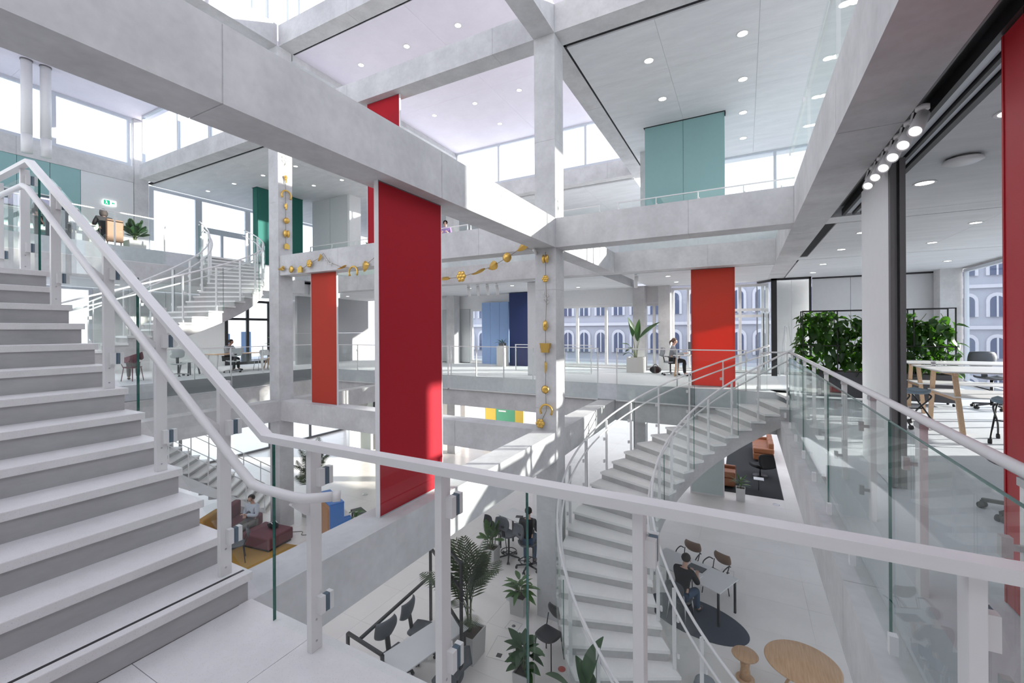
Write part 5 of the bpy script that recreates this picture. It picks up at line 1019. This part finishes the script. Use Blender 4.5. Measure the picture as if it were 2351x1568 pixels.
# plant wall: planter box, black trellis, climbing leaves
pw = T('plant_wall', 'green climbing plants on a black trellis in a dark planter box', 'plant', (1.20, 12.42, 0))
MB().box(0, 2.66, -.22, .22, .08, .66).build('planter_box', 'planter_dark', pw, .008); MB().box(.04, 2.62, -.18, .18, .655, .67).build('soil', 'soil', pw)
for x in (.05, 2.61):
    for y in (-.15, .15): MB().tube([(x, y, .03), (x + .03, y, .03)], .03, 10).build('castor', 'rubber', pw)
for y in (-.20, .20):
    for x in (.012, .67, 1.33, 1.99, 2.648): MB().box(x - .011, x + .011, y - .011, y + .011, .66, 2.06).build('trellis_bar', 'black_metal', pw)
    for z in (1.25, 2.05): MB().box(0, 2.66, y - .011, y + .011, z - .011, z + .011).build('trellis_bar', 'black_metal', pw)
rnd = random.Random(77); vs = [blade(.19 * k, .085 * k, d, .3, 4).mesh('leaf', 'leaf_vine') for k, d in ((1, .5), (.9, .9), (.8, .2))]
stuff = MB()
def vpos():
    x = rnd.uniform(-.08, 2.74); y = rnd.gauss(0, .13); hmax = 1.36 + .12 * math.sin(x * 5) + .06 * math.sin(x * 13 + 1) - .45 * max(0, x - 2.25); z = .62 + hmax * rnd.random() ** .8
    return x, y, z
for i in range(290):
    x, y, z = vpos(); y = -abs(y) - .08 if i % 3 else y
    inst('leaf', vs[i % 3], pw, (x, y, z), (rnd.uniform(-.5, .5), rnd.uniform(-.2, 1.3), rnd.uniform(0, 2 * PI)), rnd.uniform(.8, 1.35))
for i in range(700):
    x, y, z = vpos(); M3 = (Matrix.Rotation(rnd.uniform(0, 2 * PI), 3, 'Z') @ Matrix.Rotation(rnd.uniform(-.2, 1.3), 3, 'Y') @ Matrix.Rotation(rnd.uniform(-.5, .5), 3, 'X')) * rnd.uniform(.8, 1.2)
    b = blade(.18, .078, .5, .3, 3); stuff.add([M3 @ Vector(v) + Vector((x, y, z)) for v in b.v], b.f, True)
o = stuff.build('foliage', 'leaf_vine', pw); o['kind'] = 'stuff'
for k in range(9): x = .2 + k * .29; MB().tube(smooth_tube([(x, 0, .62), (x + rnd.uniform(-.1, .1), rnd.uniform(-.1, .1), 1.1), (x + rnd.uniform(-.15, .15), rnd.uniform(-.1, .1), 1.6), (x + rnd.uniform(-.2, .2), 0, 1.95)]), .006, 5).build('vine', 'stem', pw)
# ================================================================== PEOPLE
def skin_obj(name, J, E_, mat, parent, root=0, sub=2):
    """J: list of (x, y, z, radius); E_: edges; grown with a Skin modifier into one continuous surface"""
    me = bpy.data.meshes.new(name); me.from_pydata([j[:3] for j in J], E_, []); me.update(); me.materials.append(MT[mat])
    o = bpy.data.objects.new(name, me); COL.objects.link(o); o.parent = parent
    md = o.modifiers.new('skin', 'SKIN'); md.use_smooth_shade = True
    lay = me.skin_vertices[0] if me.skin_vertices else None
    if lay is None:
        bm = bmesh.new(); bm.from_mesh(me); bm.verts.layers.skin.verify(); bm.to_mesh(me); bm.free(); lay = me.skin_vertices[0]
    for i, j in enumerate(J): lay.data[i].radius = (j[3] if len(j) < 5 else j[4], j[3])
    lay.data[root].use_root = True
    if sub: s = o.modifiers.new('sub', 'SUBSURF'); s.levels = 1; s.render_levels = sub
    return o
def person(label, loc, rz, seat=.46, stand=False, arms=((-.22, .20, -.18), (-.10, .36, -.10)), arms_r=None, lean=.05, head_pitch=0, top='cloth_black', legs='denim', hair='hair_dark', skin='skin', long_sleeve=False, vest=None, cap=None, pony=False, knee=.0, hair_long=False):
    """facing local +Y; arms: elbow and wrist relative to the shoulder of the left side (x mirrored for the right)"""
    t = T('person', label, 'person', loc, rz)
    hz = seat + .09 if not stand else .92; J = []; E_ = []
    def v(x, y, z, r, r2=None): J.append((x, y, z, r) if r2 is None else (x, y, z, r, r2)); return len(J) - 1
    def e(*ids):
        for a, b in zip(ids, ids[1:]): E_.append((a, b))
    pel = v(0, 0, hz, .10, .135); wa = v(0, lean * .4, hz + .20, .095, .125); ch = v(0, lean, hz + .40, .105, .15); nb = v(0, lean * 1.1, hz + .50, .055, .06); nk = v(0, lean * 1.2 + .01, hz + .555, .05)
    hp = head_pitch; hd = v(0, lean * 1.2 + .035 + .05 * hp, hz + .65, .085, .075); cr = v(0, lean * 1.2 + .03 + .10 * hp, hz + .74, .07, .065); e(pel, wa, ch, nb, nk, hd, cr)
    ns = v(0, lean * 1.2 + .125 + .05 * hp, hz + .645 - .04 * hp, .013); e(hd, ns)
    hipz = hz - .02; legs_ids = []; ARM = []
    for s in (-1, 1):
        if stand: kn = (s * .09, .02, .48); an = (s * .09, -.01, .08); toe = (s * .10, .14, .035)
        else: kn = (s * .12, .43, hz - .03); an = (s * .12, .43 + knee, .09); toe = (s * .13, .58 + knee, .035)
        h_ = v(s * .09, .03 if not stand else 0, hipz, .085); k_ = v(*kn, .058); m_ = v((kn[0] + an[0]) / 2, (kn[1] + an[1]) / 2 - .015, (kn[2] + an[2]) / 2 + .04, .052); a_ = v(*an, .036); t_ = v(*toe, .032)
        e(pel, h_, k_, m_, a_, t_); legs_ids.append((h_, k_, m_, a_, t_))
        sh = Vector((s * .175, lean * .95, hz + .455)); A = arms if (s < 0 or arms_r is None) else arms_r
        el = sh + Vector((-s * A[0][0], A[0][1], A[0][2])) if s > 0 else sh + Vector((A[0][0], A[0][1], A[0][2])); wr = sh + Vector((-s * A[1][0], A[1][1], A[1][2])) if s > 0 else sh + Vector((A[1][0], A[1][1], A[1][2]))
        s_ = v(*sh, .058); e_ = v(*el, .040); w_ = v(*wr, .027, .03); e(ch, s_, e_, w_); ARM.append((s_, e_, w_))
        d = (wr - el).normalized(); side = d.cross(Vector((0, 0, 1))); side = side.normalized() if side.length > .01 else Vector((1, 0, 0)); dn = side.cross(d)
        pm = v(*(wr + d * .07), .016, .034); e(w_, pm)
        for k, (off, ln) in enumerate(((-.03, .062), (-.010, .072), (.010, .068), (.03, .052))):
            b0 = wr + d * .085 + side * off; f1 = v(*b0, .010); f2 = v(*(b0 + d * ln * .55 + dn * .008), .009); f3 = v(*(b0 + d * ln + dn * -.02), .008); e(pm, f1, f2, f3)
        tb = wr + d * .035 - side * s * .03; t1 = v(*tb, .011); t2 = v(*(tb + d * .04 - side * s * .02 + dn * -.01), .009); e(w_, t1, t2)
    skin_obj('body', J, E_, skin, t, pel)
    # clothing follows the same joints, a little larger
    def sub(ids, mat, name, grow=.022, extra=()):
        mp = {}; JJ = []
        for i in ids:
            j = J[i]; mp[i] = len(JJ); JJ.append((j[0], j[1], j[2], j[3] + grow) if len(j) < 5 else (j[0], j[1], j[2], j[3] + grow, j[4] + grow))
        EE = [(mp[a], mp[b]) for a, b in E_ if a in mp and b in mp]; return skin_obj(name, JJ, EE, mat, t, 0)
    def short(s_, e_): return [s_, e_]
    ids = [pel, wa, ch, nb]
    for s_, e_, w_ in ARM: ids += [s_, e_] + ([w_] if long_sleeve else [])
    sub(ids, top, 'shirt')
    sub([pel] + [i for l in legs_ids for i in l[:4]], legs, 'trousers', .016)
    if vest: sub([pel, wa, ch], vest, 'vest', .034)
    for l in legs_ids:
        a, b = Vector(J[l[3]][:3]), Vector(J[l[4]][:3]); M3 = Matrix.Identity(3)
        MB().ball((a.x, (a.y + b.y) / 2 + .02, .045), .05, .95, 2.6, .9, 10).build('shoe', 'shoe', t)
    hc = Vector(J[hd][:3]); hx = Matrix.Rotation(-.5 * hp, 3, 'X')
    m = MB().ball(hc + Vector((0, -.018, .045)), .104, .93, 1.0, .92, 14)
    # keep the face free: drop the front lower part of the hair shell
    keep = [f for f in m.f if not (sum(m.v[i][1] for i in f) / len(f) > hc.y + .035 and sum(m.v[i][2] for i in f) / len(f) < hc.z + .075) and sum(m.v[i][2] for i in f) / len(f) > hc.z - (.10 if hair_long else .045)]
    m.f = keep; m.sm = [True] * len(keep); m.build('hair', hair, t)
    if pony: MB().tube(smooth_tube([hc + Vector((0, -.10, .05)), hc + Vector((0, -.16, -.02)), hc + Vector((0, -.15, -.14))]), [.03, .032, .033, .034, .033, .03, .028, .026, .022, .018, .014, .010, .006][:13], 8).build('ponytail', hair, t)
    if hair_long: MB().ball(hc + Vector((0, -.05, -.03)), .12, 1.0, .7, 1.1, 12).build('hair_length', hair, t)
    if cap:
        k = MB().lathe([(.108, .0), (.106, .05), (.07, .10), (.002, .115)], hc + Vector((0, -.01, .03)), 18).build('cap', cap, t); MB().lathe([(.002, 0), (.09, 0), (.09, .012), (.002, .012)], hc + Vector((0, .11, .03)), 16).build('cap_brim', cap, k)
    for s in (-1, 1):
        MB().ball(hc + Vector((s * .032, .075 + .03 * hp, .012 - .03 * hp)), .011, 1, .6, .8, 8).build('eye', 'eye', t); MB().ball(hc + Vector((s * .088, .0, -.005)), .026, .35, .7, 1.1, 8).build('ear', skin, t)
    MB().ball(hc + Vector((0, .082 + .03 * hp, -.05 - .03 * hp)), .02, 1.1, .4, .35, 8).build('mouth', 'lips', t)
    return t
def face(dx, dy): return math.atan2(-dx, dy)
person('seated man in light shirt and dark vest with crossed arms on the ground floor', (-12.98, 7.72, G0), face(.15, -1), .42, arms=((-.06, .06, -.26), (.16, .22, -.20)), arms_r=((-.06, .06, -.26), (.14, .24, -.24)), lean=-.06, head_pitch=.7, top='cloth_shirt', legs='trouser_grey', long_sleeve=True, vest='cloth_vest', knee=.08)
person('person in black seen from behind at the high table beside the column', (-4.95, 10.02, G0), face(-.25, 1), .66, arms=((-.05, .10, -.28), (.0, .34, -.24)), lean=.10, head_pitch=.4, top='cloth_black', legs='denim', knee=-.12, long_sleeve=True)
person('man in dark shirt writing at the white table on the ground floor', (-1.20, 9.78, G0), face(.34, .94), .46, arms=((-.06, .16, -.26), (.06, .38, -.20)), lean=.12, head_pitch=.9, top='cloth_black', legs='denim', knee=.05)
person('woman with ponytail at the desk beside the orange panel', (-2.30, 16.42, 0), face(1, .12), .46, arms=((-.04, .12, -.26), (.02, .36, -.22)), lean=.05, head_pitch=.2, top='cloth_grey', legs='cloth_black', hair='hair_brown', pony=True, long_sleeve=True)
person('person typing on a laptop at the long wooden table of the left gallery', (-19.35, 10.55, 0), face(1, .35), .46, arms=((-.04, .14, -.26), (.04, .36, -.20)), lean=.1, head_pitch=.8, top='cloth_grey', legs='cloth_black', skin='skin_deep')
person('person with a dark cap seen from behind in the dark red chair', (-18.42, 6.98, 0), face(-.9, .35), .46, arms=((-.05, .10, -.27), (.02, .32, -.24)), lean=.06, head_pitch=.4, top='plum', legs='trouser_grey', cap='chair_grey', long_sleeve=True)
person('dark haired person in black seen from behind on the upper left gallery', (-19.0, 6.45, G2), face(-1, -.05), .46, arms=((-.05, .12, -.26), (.0, .34, -.22)), lean=.06, head_pitch=.3, top='cloth_black', legs='cloth_black', hair_long=True)
person('person in pale top leaning on the small table on the upper left gallery', (-20.0, 5.95, G2), face(1, .05), .46, arms=((-.06, .18, -.26), (.08, .38, -.20)), lean=.14, head_pitch=.5, top='cloth_grey', legs='trouser_grey', hair='hair_brown', long_sleeve=True)
person('standing person in dark clothes at the top of the left stair', (-20.6, 5.25, G2), face(.3, 1), stand=True, arms=((-.05, .02, -.28), (-.03, .12, -.50)), lean=.0, top='cloth_black', legs='cloth_black', skin='skin_deep')
person('tiny standing person in purple on the far upper gallery', (-10.9, 14.6, G2), face(.5, -1), stand=True, arms=((-.05, .04, -.28), (.05, .26, -.22)), lean=.03, top='cloth_purple', legs='cloth_grey')
